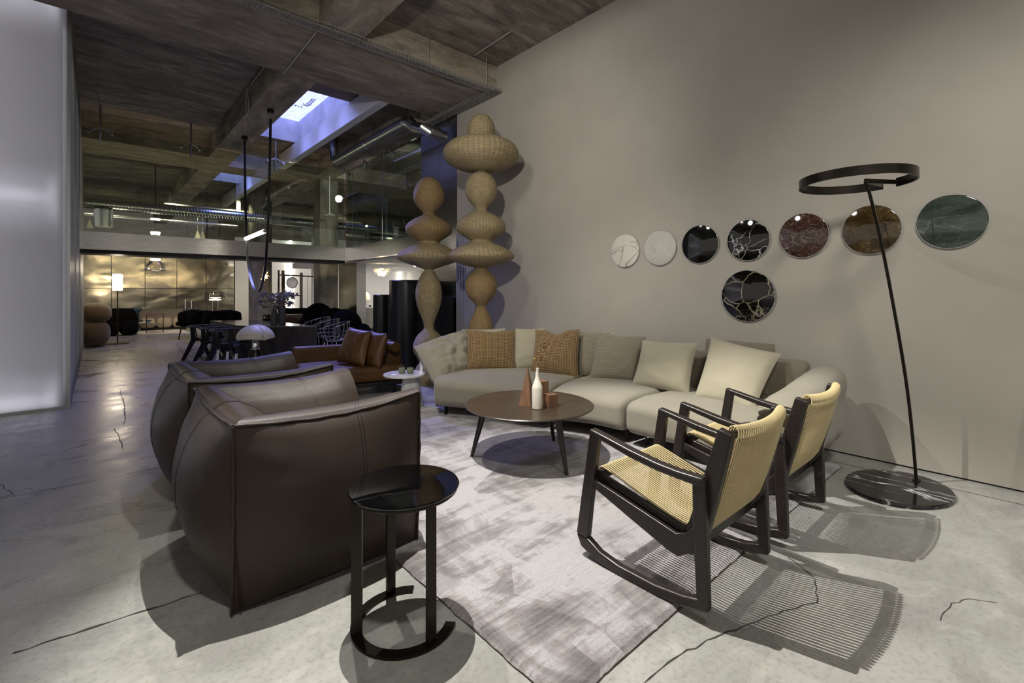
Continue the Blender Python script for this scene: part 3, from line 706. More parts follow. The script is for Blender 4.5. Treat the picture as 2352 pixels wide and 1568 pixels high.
# ---- coffee table
cx, cy, R0 = 2.63, 2.75, .518
ct = thing('coffee_table', 'round dark wooden coffee table on three tapered legs in the middle of the rug', 'coffee table', (cx, cy, GZ))
MB().lathe([(0, .418), (.44, .418), (.495, .428), (.516, .440), (.518, .445), (.512, .450), (0, .450)], (cx, cy, 0), 96).build('tabletop', M['tabletop'], ct)
MB().lathe([(.0, .395), (.30, .395), (.30, .418), (0, .418)], (cx, cy, 0), 60).build('apron', M['wenge'], ct)
for lx, ly in ((2.263, 3.082), (2.569, 2.285), (3.056, 2.889)):
    d = Vector((lx-cx, ly-cy, 0)).normalized(); a = Vector((cx, cy, 0))+d*.36; b = Vector((cx, cy, 0))+d*.465
    MB().tube([(b.x, b.y, GZ), b.lerp(a, .5)+Vector((0, 0, .21)), (a.x, a.y, .418)], [.013, .021, .028], 16).build('leg', M['wenge'], ct)
# things on it
TZ = .4505
pc = Zp(1206, 931, TZ)
p = thing('pyramid_sculpture', 'tall slim walnut pyramid standing on the coffee table behind the bottle', 'sculpture', pc)
a = [Zp(1191, 931, TZ), Zp(1219, 934, TZ)]; dd = a[1]-a[0]; nn_ = Vector((-dd.y, dd.x, 0)).normalized()*dd.length
b4 = [a[0], a[1], a[1]+nn_*.95+dd*.12, a[0]+nn_*.95+dd*.12]; ap = sum(b4, Vector())/4+Vector((0, 0, .315))
MB().add(b4+[ap], [(3, 2, 1, 0), (0, 1, 4), (1, 2, 4), (2, 3, 4), (3, 0, 4)]).build('pyramid', M['walnut'], p)
q = Zp(1243, 918, TZ); q2 = Zp(1262, 934, TZ)
MB().box((q.x, q.y, TZ+.08), (.088, .088, .16), R(-12)).build('wooden_block', M['walnut'], None, org=(q.x, q.y, TZ))
tag(bpy.data.objects['wooden_block'], 'tall walnut block behind the white bottle on the coffee table', 'block', 'walnut blocks on the coffee table')
o = MB().box((q2.x+.012, q2.y-.0, TZ+.05), (.082, .082, .10), R(-12)).build('wooden_block', M['walnut'], None, org=(q2.x, q2.y, TZ))
tag(o, 'low walnut block to the side of the white bottle, shorter of the two', 'block', 'walnut blocks on the coffee table')
bt = Zp(1234, 938, TZ); bt.z = TZ
MB().lathe([(0, 0), (.036, 0), (.040, .004), (.041, .02), (.041, .155), (.038, .175), (.026, .205), (.016, .235), (.0125, .26), (.012, .312), (.0095, .314), (.0095, .29), (0, .29)], bt, 40).build('bottle_vase', M['ceram'], None, org=bt)
tag(bpy.data.objects['bottle_vase'], 'matte white bottle vase on the round coffee table', 'vase')
sp = thing('dried_sprig', 'dried seed pod sprig standing in the white bottle vase', 'dried flower', bt+Vector((0, 0, .30)))
S0 = bt+Vector((0, 0, .292)); rt = Vector((CA, -SA, 0)); stem = spline([S0, S0+rt*.01+Vector((0, 0, .07)), S0+rt*.035+Vector((0, 0, .14)), S0+rt*.06+Vector((0, 0, .20))], 6)
MB().tube(stem, .0018, 6).build('stem', M['stalk'], sp)
r_ = random.Random(3)
for i in range(30):
    b = stem[4+int((len(stem)-5)*min(1, (i/29)**.8))]; dr = Vector((r_.uniform(-1, 1), r_.uniform(-1, 1), r_.uniform(-.3, 1))).normalized(); L = r_.uniform(.012, .034)
    e_ = b+dr*L; MB().tube([b, e_], .0009, 5).tube([e_, e_+dr*.005, e_+dr*.011, e_+dr*.016], [.002, .0062, .0058, .001], 8).build('seed_pod', M['dried'] if r_.random() < .75 else M['stalk'], sp)
for k, (dx, dz) in enumerate(((-.035, .03), (-.028, .05), (-.03, .02))):
    MB().tube([S0+Vector((0, 0, .03+.015*k)), S0+rt*dx*.6+Vector((0, 0, .03+dz*.6)), S0+rt*dx+Vector((0, 0, .03+dz))], .0011, 5).build('stem', M['stalk'], sp)
# ---- rocking chairs
def rocking_chair():
    t = thing('rocking_chair', 'black wooden rocking chair with straw coloured cord seat, nearer of the two', 'rocking chair', (2.17, 1.2, GZ-.002), 0, 'cord rocking chairs')
    L = lambda ps: [(y-1.2, z) for y, z in ps]
    arm = L([(1.487, .656), (1.40, .640), (1.25, .609), (1.12, .588), (1.02, .580), (.905, .580), (.905, .54), (1.02, .545), (1.12, .552), (1.25, .572), (1.38, .603), (1.437, .618)])
    fl = L([(1.487, .655), (1.437, .617), (1.468, .40), (1.505, .10), (1.575, .105), (1.535, .36)])
    rk = L([(1.575, .105), (1.545, .05), (1.45, .014), (1.32, .001), (1.13, .001), (.98, .018), (.885, .043), (.893, .09), (1.0, .062), (1.13, .046), (1.32, .047), (1.43, .066), (1.505, .105)])
    rl = L([(.902, .575), (.955, .575), (.952, .33), (.936, .075), (.886, .044), (.893, .3)])
    rp = L([(1.478, .415), (1.462, .405), (1.03, .308), (.99, .322), (.952, .365), (.948, .25), (.985, .238), (1.02, .212), (1.06, .218), (1.25, .285), (1.49, .372)])
    def part(nm, poly, x0, x1, bev=.008, mt='wenge'):
        o = MB().prism(poly, 'x', x0, x1).build(nm, M[mt], t, local=True, weld=True)
        b = o.modifiers.new('bevel', 'BEVEL'); b.width = bev; b.segments = 3; b.limit_method = 'ANGLE'; b.angle_limit = R(50); return o
    for s in (-1, 1):
        x0, x1 = s*.333, s*.294
        part('armrest', arm, s*.340, s*.288, .010); part('front_leg', fl, x0, x1); part('rocker', rk, s*.3345, s*.2925, .010); part('rear_leg', rl, x0, x1)
        part('side_rail', rp, s*.326, s*.300, .006)
        part('seat_rail', L([(1.492, .440), (1.475, .395), (1.05, .275), (1.00, .305), (1.03, .335)]), s*.292, s*.264, .006)
        part('back_post', L([(.862, .785), (.805, .768), (.835, .62), (.905, .34), (.955, .268), (1.02, .30), (.985, .37), (.91, .62)]), s*.300, s*.258, .008)
    MB().bar((-.29, .262, .425), (.29, .262, .425), .03, .04).build('front_bar', M['wenge'], t, local=True)
    MB().bar((-.30, -.225, .285), (.30, -.225, .285), .028, .075).build('rear_bar', M['wenge'], t, local=True)
    bow = lambda x: (1-(x/.27)**2)
    MB().tube([(x, -.373-.028*bow(x), .762-.012*bow(x)) for x in [-.28+.56*i/16 for i in range(17)]], .016, 12).build('top_bar', M['wenge'], t, local=True)
    seat = L([(1.468, .392), (1.489, .405), (1.492, .432), (1.475, .452), (1.44, .448), (1.34, .417), (1.22, .378), (1.10, .342), (1.03, .328), (.985, .332)])
    back = L([(.985, .332), (.955, .355), (.925, .42), (.895, .52), (.868, .62), (.850, .70), (.842, .755), (.838, .785), (.822, .797), (.803, .785), (.800, .762), (.806, .735)])
    backb = L([(.806, .735), (.822, .66), (.845, .57), (.872, .47), (.905, .37), (.94, .315), (.985, .305)])
    N_ = 31
    ms, mb_ = MB(), MB()
    for k in range(N_):
        x = -.254+.508*k/(N_-1); b = bow(x)
        ms.tube(spline([(x, y, z-.022*b*math.sin(PI*min(1, max(0, (.29-y)/.5)))) for y, z in seat], 2), .0040, 6)
        def bk(y, z): s_ = min(1, max(0, (z-.33)/.44)); return (x, y-.030*b*s_, z-.014*b*(s_ > .9))
        mb_.tube(spline([bk(y, z) for y, z in back], 2), .0040, 6)
        x2 = x-.003
        if k < N_-1: mb_.tube([(x2, y-.030*b*min(1, max(0, (z-.33)/.44)), z) for y, z in backb], .0038, 5)
    ms.build('cord_seat', M['rope'], t, local=True, ang=80); mb_.build('cord_back', M['rope'], t, local=True, ang=80)
    return t
rc = rocking_chair()
copy_tree(rc, None, (3.03, 1.19, GZ-.002), 0, 'black wooden rocking chair with cord seat, farther one, beside the arched floor lamp')
# ---- sofa
def curve2(pts):
    pts = [Vector((p[0], p[1], 0)) for p in pts]; sp_ = spline(pts, 12) if len(pts) > 2 else [pts[0].lerp(pts[1], i/12) for i in range(13)]
    def f(u): q = max(0, min(1, u))*(len(sp_)-1); i = min(int(q), len(sp_)-2); return sp_[i].lerp(sp_[i+1], q-i)
    return f
sofa = thing('curved_sofa', 'long curved greige sofa along the plaster wall, set with loose cushions', 'sofa', (3.7, 3.0, 0))
FB = [(curve2([(3.40, 1.26), (3.42, 1.8), (3.42, 2.40)]), curve2([(4.46, 1.26), (4.48, 2.33)])),
      (curve2([(3.42, 2.42), (3.36, 2.78), (3.22, 3.14)]), curve2([(4.48, 2.35), (4.5, 2.95), (4.48, 3.48)])),
      (curve2([(3.21, 3.17), (3.05, 3.58), (2.89, 3.94), (2.70, 4.30)]), curve2([(4.47, 3.5), (4.32, 4.05), (3.9, 4.55), (3.22, 4.95)]))]
def loft(F, B, L, D, H, r, c, v0=0., v1=1., crown=.03, n=12, endr=0.):
    def wp(p):
        u = p.x/L+.5; v = v0+(v1-v0)*(p.y/D+.5); f, b = F(u), B(u)
        q = f*(1-v)+b*v; kx = 1-(2*(u-.5))**2; kv = p.y/D+.5
        top = max(0, p.z/(H/2)); z = p.z+crown*kx*top*math.sin(PI*min(1, kv*1.1+.08))-.035*top*max(0, 1-kv*5)
        z += mnoise.noise(Vector((q.x*2.3, q.y*2.3, p.z*3)))*.008
        return Vector((q.x, q.y, z))
    return MB().rbox((L, D, H), r, n, wp, c)
Ls = [1.12, .85, 1.35]
for (F, B), L in zip(FB, Ls):
    loft(F, B, L, 1.05, .30, .085, (0, 0, .275)).build('seat_cushion', M['linen'], sofa, ang=70)
    loft(F, B, L, .18, .56, .06, (0, 0, .50), .87, .99, .0).build('backrest', M['linen' if L != 1.12 else 'greige'], sofa, ang=70)
    f0, f1, b0, b1 = F(.04), F(.96), B(.04), B(.96)
    n = 12; poly = [(F(.03+.94*i/n)*.9+B(.03+.94*i/n)*.1) for i in range(n+1)]+[(F(.97-.94*i/n)*.06+B(.97-.94*i/n)*.94) for i in range(n+1)]
    MB().prism([(p.x, p.y) for p in poly], 'z', .115, .15).build('base_frame', M['blackmat'], sofa)
    for u in (.12, .88):
        for v in (.16, .88):
            p = F(u)*(1-v)+B(u)*v
            MB().box((p.x, p.y, (.12+GZ)/2+.0), (.05, .015, .12-GZ), R(30)).build('leg', M['blackmat'], sofa)
# arms: soft leaning pads
lt = MB().pad(Tp(1000, 884, 5.12), Tp(1090, 856, 5.65), Tp(1078, 756, 6.02), Tp(950, 796, 5.5), .30, 34, .03, wr=.022, seed=4, e=.45)
lt.build('armrest', M['linen'], sofa, ang=80)
def rarm(p):
    u = max(0, p.x/1.1+.5); q = p.copy()
    zt = .18+.40*u**.8; q.z = p.z*(1 if p.z < 0 else 1)
    if p.z > 0: q.z = p.z/.30*(.14+.20*u**.9)
    q.y = p.y-.05*max(0, p.z/.3)*u-.02+.012*mnoise.noise(Vector((p.x*9, p.z*9, 2)))+.010*math.sin(p.z*60)*math.exp(-((u-.15)/.15)**2)
    q.z += .010*mnoise.noise(Vector((p.x*7, p.y*7, 1))); return q
MB().rbox((1.1, .30, .60), .145, 16, rarm, (3.93, 1.19, .45)).build('armrest', M['linen'], sofa, ang=80)
def cush(label, mat, bl, br, tr, tl, T=.15, grp='loose cushions on the curved sofa', name='cushion', **k):
    P4 = [Tp(*q) for q in (bl, br, tr, tl)]; c_ = (P4[0]+P4[1])/2
    o = MB().pad(*P4, T, **k).build(name, M[mat], None, org=c_, ang=80); return tag(o, label, 'cushion', grp)
cush('cream cushion at the far end of the sofa, behind the first brown check cushion', 'cream', (1080, 846, 5.72), (1175, 846, 5.85), (1160, 753, 6.0), (1061, 756, 5.95), .13, seed=1)
cush('brown check cushion next to the soft arm at the far end of the sofa', 'brown_check', (1068, 851, 5.50), (1187, 852, 5.58), (1184, 758, 5.82), (1072, 757, 5.74), .17, seed=2, dent=.05)
cush('cream cushion between the two brown check cushions', 'cream', (1176, 849, 5.62), (1270, 850, 5.62), (1252, 752, 5.86), (1184, 754, 5.82), .15, seed=3)
cush('brown check cushion with a dent in its top edge, behind the bottle vase', 'brown_check', (1218, 853, 5.32), (1328, 870, 5.12), (1332, 756, 5.38), (1230, 757, 5.58), .17, seed=4, dent=.17)
cush('pale waffle cushion beside the dented brown cushion', 'grey_check', (1322, 862, 5.3), (1420, 872, 5.12), (1400, 764, 5.3), (1330, 760, 5.5), .14, seed=5)
cush('taupe waffle cushion between the pale waffle one and the square cream one', 'grey_check', (1352, 872, 4.98), (1462, 878, 4.82), (1485, 773, 4.98), (1372, 763, 5.16), .16, seed=6, dent=.03)
cush('square cream cushion standing alone in the middle of the near seat', 'cream', (1450, 885, 4.62), (1582, 908, 4.25), (1603, 787, 4.42), (1476, 780, 4.80), .19, seed=7)
cush('tall taupe back cushion behind the big tilted cream one', 'greige', (1605, 905, 4.52), (1790, 915, 4.0), (1780, 790, 4.14), (1622, 777, 4.62), .16, seed=8, e=.35, pinch=.01)
cush('large tilted cream cushion resting against the near arm of the sofa', 'cream', (1592, 918, 4.10), (1730, 950, 3.72), (1795, 812, 3.92), (1634, 773, 4.30), .20, seed=9)
# ---- wicker towers
def prof(pts, t): return [(max(.004, hw/F_*t), EYE+(HY-y)/F_*t) for y, hw in pts]
T1 = [(263, 7), (266, 15), (272, 22), (282, 28), (292, 31.5), (303, 32), (312, 31), (318, 29), (321, 29), (322, 44), (327, 62), (336, 77), (347, 85), (357, 87), (366, 84), (376, 74), (385, 56), (391, 34), (393, 15), (394, 9), (397, 14), (403, 24), (414, 32), (426, 36), (438, 37), (449, 35), (460, 29), (470, 20), (477, 14), (482, 13), (487, 17), (494, 32), (503, 46), (512, 54), (521, 57), (530, 55), (539, 46), (547, 33), (552, 25), (557, 28), (564, 44), (573, 62), (581, 72), (588, 77), (595, 73), (602, 60), (609, 38), (614, 17), (616, 12), (620, 15), (629, 25), (640, 33), (652, 36.5), (664, 36), (676, 32), (686, 25), (696, 16), (702, 11.5), (707, 11.5), (714, 15), (728, 22), (742, 26), (757, 28), (772, 27), (790, 22), (802, 17), (812, 22), (828, 34), (845, 40), (862, 39), (878, 33), (888, 28)]
T2 = [(408, 8), (412, 17), (420, 25), (432, 31.5), (446, 35), (458, 35), (470, 30), (481, 21), (488, 13.5), (492, 12.5), (496, 17), (503, 32), (511, 44), (519, 51), (527, 53.5), (535, 51), (543, 42), (550, 31), (555, 24), (559, 24), (565, 38), (573, 54), (581, 66), (589, 72), (596, 69), (603, 56), (610, 35), (617, 14), (619, 9.5), (625, 13), (635, 20), (650, 26), (665, 29.5), (682, 30), (700, 27), (718, 21), (733, 15), (743, 12), (752, 11), (757, 13), (764, 21), (774, 29), (785, 34), (797, 36), (810, 33), (822, 26), (832, 22), (845, 30), (862, 33), (880, 31)]
def tower(pts, x, y, t, nm, label, mats, cuts):
    o = thing(nm, label, 'wicker sculpture', (x, y, 0), 0, 'stacked wicker towers')
    pr = prof(pts, t); z0 = pr[-1][1]; pr = [(r_, z-z0*(1 if i == len(pr)-1 else 0)) for i, (r_, z) in enumerate(pr)]
    px = [p[0] for p in pts]; last = 0
    for k, c_ in enumerate(cuts+[9999]):
        idx = [i for i, v in enumerate(px) if v <= c_ and v >= last]
        seg = [pr[i] for i in idx]; last = px[idx[-1]]
        pp = [Vector((r_, z, 0)) for r_, z in seg]; sm = spline(pp, 4)
        MB().lathe([(max(.003, v.x), v.y) for v in reversed(sm)], (x, y, 0), 96).build('wicker_section', M[mats[k % len(mats)]], o, ang=60)
    return o
tower(T1, 3.907, 5.023, 6.35, 'wicker_tower', 'taller pale wicker tower of stacked bulbs behind the sofa, against the plaster wall', ['wicker']*5+['wicker2']*3, [319, 394, 482, 552, 616, 705, 802])
tower(T2, 3.695, 6.005, 6.943, 'wicker_tower', 'shorter honey wicker tower of stacked bulbs, beyond the end of the sofa', ['wicker2', 'wicker2', 'wicker', 'wicker', 'wicker'], [492, 555, 619, 752])
# ---- marble discs
DS = [((4.671, 3.244, 1.831), .193, 'm_arab', 'white marble disc with bold grey vein, farthest in the row of discs'), ((4.671, 2.789, 1.835), .193, 'm_carr', 'pale cloudy white marble disc, second from the far end of the row'),
      ((4.671, 2.331, 1.839), .193, 'm_black', 'plain black marble disc beside the cloudy white one'), ((4.671, 1.856, 1.841), .193, 'm_marq', 'black marble disc with white veins in the row, above the single low disc'),
      ((4.671, 1.388, 1.845), .193, 'm_red', 'red brown marble disc with pale web of veins'), ((4.671, .907, 1.847), .193, 'm_brown', 'golden brown marble disc behind the floor lamp pole'),
      ((4.671, .434, 1.861), .193, 'm_green', 'dark green marble disc, nearest in the row'), ((4.671, 1.86, 1.313), .243, 'm_port', 'large black marble disc with gold white veins hanging below the row')]
for (x, y, z), r, mt, lb in DS:
    t = thing('marble_disc', lb, 'marble disc', (x, y, z), 0, 'marble discs on the plaster wall')
    rm = lambda pr: [(a, b) for a, b in pr]
    m = MB(); m.lathe([(0, .022), (r-.005, .022), (r-.001, .020), (r, .016), (r, .004), (0, .004)], (0, 0, 0), 96)
    m.v = [Vector((x-v.z, y+v.x, z+v.y)) for v in m.v]; m.build('disc', M[mt], t, weld=True)
    m = MB(); m.lathe([(r+.0005, .0), (r+.003, .0), (r+.003, .0175), (r+.0005, .0175)], (0, 0, 0), 96, cap=False); m.v = [Vector((x-v.z, y+v.x, z+v.y)) for v in m.v]; m.build('rim', M['chrome'], t)
# ---- arched ring floor lamp
lp = thing('ring_floor_lamp', 'tall arched floor lamp with a bronze open ring head, standing on an oval marble base', 'floor lamp', (4.10, .65, 0))
MB().lathe([(0, 0), (1, 0), (1.0, .020), (.99, .026), (0, .026)], (4.10, .65, 0), 96, sx=.36, sy=.28, rot=-.2).build('marble_base', M['m_base'], lp)
pts = spline([Tp(2105, 1106, 3.30), Tp(2096, 1000, 3.30), Tp(2082, 880, 3.29), Tp(2060, 745, 3.28), Tp(2027, 570, 3.27), Tp(1999, 450, 3.26), Tp(1987, 416, 3.26)], 6); pts[0].z = .026
MB().tube(pts, .0125, 4).build('pole', M['darkmetal'], lp)
MB().box((pts[0].x, pts[0].y, .030), (.05, .04, .008)).build('foot_plate', M['blackmat'], lp)
rc_ = Tp(1965, 415, 3.35); rc_.z = 2.142; RR = .333; hb = .031
def ringpt(a, dr, dz):
    return Vector((rc_.x+(RR+dr)*math.cos(a), rc_.y+(RR+dr)*math.sin(a), rc_.z+dz))
# gap on the side away from the camera
def far_hit(px):
    d = Vector(_ray(px, 430)[:2]); c = Vector((rc_.x, rc_.y)); s_ = d.dot(c)/d.dot(d); k = math.sqrt(max(0, RR*RR-(d*s_-c).length_squared)/d.dot(d))
    q = d*(s_+k)-c; return math.atan2(q.y, q.x)
aa = [far_hit(2027), far_hit(2058)]
a_hi, a_lo = max(aa)+.0, min(aa)-.0
m = MB(); vs = []; n = 90
for i in range(n+1):
    a = a_hi+(2*PI-(a_hi-a_lo))*i/n
    for dr, dz in ((0, -hb), (.012, -hb), (.012, hb), (0, hb)): vs.append(ringpt(a, dr, dz))
m.add(vs, [(i*4+k, i*4+(k+1) % 4, i*4+4+(k+1) % 4, i*4+4+k) for i in range(n) for k in range(4)]+[(3, 2, 1, 0), (n*4, n*4+1, n*4+2, n*4+3)])
m.build('ring', M['darkmetal'], lp)
top = pts[-1]
for a in (a_hi+.02, a_lo-.02):
    e_ = ringpt(a, 0, 0); MB().bar(top+Vector((0, 0, .002)), e_, .012, .03).build('arm', M['darkmetal'], lp)
# ---- marble pedestal table and cups
mt_ = Vector((2.71, 4.93, 0))
pt = thing('pedestal_table', 'round white marble pedestal table at the far end of the sofa', 'side table', mt_)
MB().lathe([(0, .375), (.235, .375), (.245, .380), (.245, .396), (.24, .40), (0, .40)], mt_, 72).build('tabletop', M['m_table'], pt)
MB().lathe([(.15, 0), (.145, .02), (.095, .33), (.09, .375), (0, .375)], mt_+Vector((CA, -SA, 0))*.07, 48, rot=0).build('pedestal', M['m_table'], pt)
for px, lb in ((923, 'squat sage green cup on the marble pedestal table, farther from the sofa'), (942, 'squat sage green cup on the marble pedestal table, nearer the sofa')):
    c_ = Zp(px, 857, .4005)
    o = MB().lathe([(0, 0), (.026, 0), (.036, .012), (.040, .035), (.038, .055), (.034, .068), (.031, .068), (.033, .05), (.033, .02), (0, .012)], c_, 28).build('cup', M['sage'], None, org=c_); tag(o, lb, 'cup', 'sage cups on the marble table')
c_ = Zp(968, 856, .4005)
o = MB().box(c_+Vector((0, 0, .095)), (.035, .003, .19), R(-20), R(6)).box(c_+Vector((.02, -.005, .0015)), (.10, .06, .003), R(-20)).build('card_holder', M['paper'], None, org=c_); tag(o, 'upright white card holder at the edge of the marble pedestal table', 'card holder')
c_ = Zp(905, 860, .4005); o = MB().box(c_+Vector((0, 0, .001)), (.07, .05, .002), R(30)).build('card', M['paper'], None, org=c_); tag(o, 'small white card lying flat on the marble pedestal table', 'card')
# ============================================================ CEILING GEAR
def tray_run(m, p, q, wd, side, z=4.385):
    p = Vector(p); q = Vector(q); L = (q-p).length; d = (q-p).normalized(); n = Vector((-d.y, d.x, 0))*side
    for off, w_ in ((0, .012), (wd*.33, .014), (wd*.66, .014), (wd, .012)):
        m.bar(p+n*off+Vector((0, 0, z)), q+n*off+Vector((0, 0, z)), w_, .002)
    k = 0
    while k*.05 < L:
        c = p+d*(k*.05); m.bar(c+Vector((0, 0, z)), c+n*wd+Vector((0, 0, z)), .016, .002)
        k += 1
    for off in (0, wd):
        for zz in (z+.004, z+.050): m.bar(p+n*off+Vector((0, 0, zz)), q+n*off+Vector((0, 0, zz)), .002, .010)
        k = 0
        while k*.05 < L:
            c = p+d*(k*.05)+n*off; m.bar(c+Vector((0, 0, z)), c+Vector((0, 0, z+.05)), .018, .002, up=(d.x, d.y, 0)); k += 1
ct_ = thing('cable_tray', 'perforated steel cable tray running along the big concrete beam and turning at the plaster wall', 'cable tray', (1.5, 5.55, 4.385))
m = MB(); tray_run(m, (-3, 5.46, 0), (4.62, 5.46, 0), .14, 1); m.build('beam_run', M['traymetal'], ct_)
m = MB(); tray_run(m, (4.62, 5.46, 0), (4.62, 7.6, 0), .14, 1); m.build('wall_run', M['traymetal'], ct_)
for x in (-1, 1.2, 3.4): MB().tube([(x, 5.53, 4.39), (x, 5.53, 4.84)], .004, 6).build('hanger_rod', M['conduit'], ct_)
MB().tube([(4.38, 5.5, 4.44), (4.38, 5.5, 4.84)], .006, 6).build('hanger_rod', M['conduit'], ct_)
def conduit(label, pts, r=.011, nm='conduit_pipe'):
    o = MB().tube(pts, r, 8).build(nm, M['conduit'], None, org=pts[0]); return tag(o, label, 'pipe')
conduit('thin straight conduit crossing the underside of the big concrete beam', [Zp(728, 72, 4.425), Zp(651, 170, 4.425)])
conduit('thin conduit running along the upper edge of the concrete joist', [(1.955, 7.12, 4.80), (1.955, 8.75, 4.80)], .010)
conduit('dark conduit on the ceiling slab leading to the corner of the cable tray', [Zp(1173, 72, 4.825), Zp(1093, 125, 4.825), Zp(1093, 125, 4.825)+Vector((0, 0, -.02))], .013)
c = Vector((1.93, 8.9, 4.60))
cc = thing('cable_coil', 'coiled loop of grey cable hanging on the side of the concrete joist', 'cable', c)
m = MB()
for k in range(3): m.tube([c+Vector((0, (.085+.01*k)*math.cos(a), -.10+(.16+.01*k)*math.sin(a))) for a in [2*PI*i/28 for i in range(28)]], .006, 6, closed=True)
m.tube(spline([c+Vector((0, 0, .2)), c+Vector((.0, .05, .05)), c+Vector((0, .08, -.1))], 5), .006, 6); m.tube(spline([c+Vector((0, .08, -.1)), c+Vector((0, .12, -.3)), c+Vector((0, .13, -.5))], 5), .005, 6)
m.build('cable', M['conduit'], cc)
# round ventilation duct
dk = thing('round_duct', 'shiny round ventilation duct bending from the ceiling to the wall above the wicker towers', 'duct', (4.1, 9, 4.3))
MB().tube([(4.1, 10.62, 4.305), (4.1, 7.40, 4.33)], .095, 28).build('straight_pipe', M['galv'], dk)
MB().tube([(4.1, 10.72, 4.835), (4.1, 10.72, 4.42), (4.1, 10.66, 4.34), (4.1, 10.60, 4.305)], .095, 28).build('end_bend', M['galv'], dk)
E1 = [Vector((4.1, 7.42, 4.33)), Vector((4.11, 7.30, 4.30)), Vector((4.16, 7.22, 4.20)), Tp(975, 297, 7.85), Tp(985, 301, 7.9)]
MB().tube(E1, .098, 28).build('elbow', M['galv'], dk)
MB().tube([Tp(983, 300, 7.88), Tp(1019, 314, 8.2)], .095, 28).build('wall_pipe', M['alu'], dk)
for p, q in ((Vector((4.1, 7.43, 4.33)), Vector((4.1, 7.40, 4.33))), (Tp(983, 300, 7.88), Tp(986, 301, 7.9)), (Vector((4.1, 9.0, 4.318)), Vector((4.1, 8.97, 4.318)))):
    MB().tube([p, q], .103, 28).build('collar', M['chrome'], dk)
# long corrugated duct beyond the glass
def ribbed(y, z, x0, x1, r, pitch=.07):
    pr = []; x = x0
    while x < x1: pr += [(r, x), (r, x+pitch*.55), (r*1.07, x+pitch*.7), (r*1.07, x+pitch*.85)]; x += pitch
    m = MB().lathe(pr, (0, 0, 0), 20); m.v = [Vector((v.z, y+v.x, z+v.y)) for v in m.v]; return m
o = thing('corrugated_duct', 'long corrugated silver duct running across behind the hanging glass', 'duct', (5, 16, 3.6)); ribbed(16, 3.60, -.6, 11, .13).build('pipe', M['galv'], o, ang=20)
for x in (.8, 3.2, 6.2, 8.5): MB().tube([(x, 16, 3.72), (x, 16, 4.84)], .006, 5).build('hanger_rod', M['conduit'], o)
o = MB().tube([(-.6, 18, 3.55), (3.6, 18, 3.55)], .07, 14).build('ceiling_pipe', M['galv'], None, org=(2, 18, 3.55)); tag(o, 'smooth silver pipe running below and behind the corrugated duct', 'pipe')
dr_ = Yp(238, 486, 16); dr_.z = 3.2; o = MB().lathe([(.18, -.18), (.2, .27)], dr_, 24).build('duct_outlet', M['galv'], None, org=dr_); tag(o, 'short upright steel duct drum under the long corrugated duct', 'duct')
o = MB().tube([(4.2, 14.4, 4.35), (4.2, 19, 4.35)], .02, 8).build('sprinkler_pipe', M['galv'], None, org=(4.2, 16, 4.35)); tag(o, 'thin pipe along the ceiling beyond the second beam', 'pipe')
o = MB().box((2.9, 17.8, 4.05), (2.6, .05, .04)).box((3.6, 17.8, 4.4), (.12, .06, .7)).build('hanging_light_rail', M['galv'], None, org=(2.9, 17.8, 4.05)); tag(o, 'bright hanging metal rail under the ceiling beyond the loop pendant', 'rail')
# spider fittings
def spider(loc, dx, rodtop=4.84, bot=4.14):
    t = thing('glass_spider_fitting', 'steel rod with a forked glass clamp hanging from the ceiling', 'glass fitting', loc, 0, 'glass clamps on the hanging rods')
    x, y, z = loc; v = Vector(dx).normalized()
    MB().tube([(x, y, rodtop), (x, y, bot)], .016, 8).build('rod', M['alu'], t)
    for s in (-1, 1):
        e = Vector(loc)+v*(s*.16)+Vector((0, 0, -.09)); MB().bar(loc, e, .018, .026).build('arm', M['alu'], t)
        n = Vector((v.y, -v.x, 0)); MB().tube([e-n*.015, e+n*.045], .034, 12).build('clamp_disc', M['chrome'], t)
    return t
sl = ['steel rod with forked glass clamp at the far left, near the lit wall', 'steel rod with forked glass clamp left of the concrete joist', 'steel rod with forked glass clamp lit blue under the skylight', 'steel rod with forked glass clamp near the end of the round duct']
sp0 = spider((.09, 11.68, 4.42), (1, 0, 0)); sp0['label'] = sl[0]
for i, (x, y, v) in enumerate(((1.50, 11.68, (1, 0, 0)), (3.12, 11.68, (1, 0, 0)), (4.70, 11.55, (1, 1, 0)))):
    s_ = spider((x, y, 4.42), v, 4.84 if x < 4 else 4.44); s_['label'] = sl[i+1]
for i, (y, lb) in enumerate(((10.45, 'steel rod with forked glass clamp over the second glass joint toward the column'), (9.2, 'steel rod with forked glass clamp above the glass beside the steel clad wall end'))):
    s_ = spider((4.70, y, 4.40), (0, 1, 0), 4.44, 4.2); s_['label'] = lb
# thin vertical rods in front of glass
for i, (px, lb) in enumerate(((878, 'thin chrome rod standing full height by the hanging glass corner'), (810, 'thin chrome rod at the glass joint next to the concrete column'))):
    p = Xp(px, 480, 4.73); o = MB().tube([(p.x, p.y, 2.47), (p.x, p.y, 4.44)], .009, 6).build('glass_rod', M['chrome'], None, org=(p.x, p.y, 2.47)); tag(o, lb, 'rod')
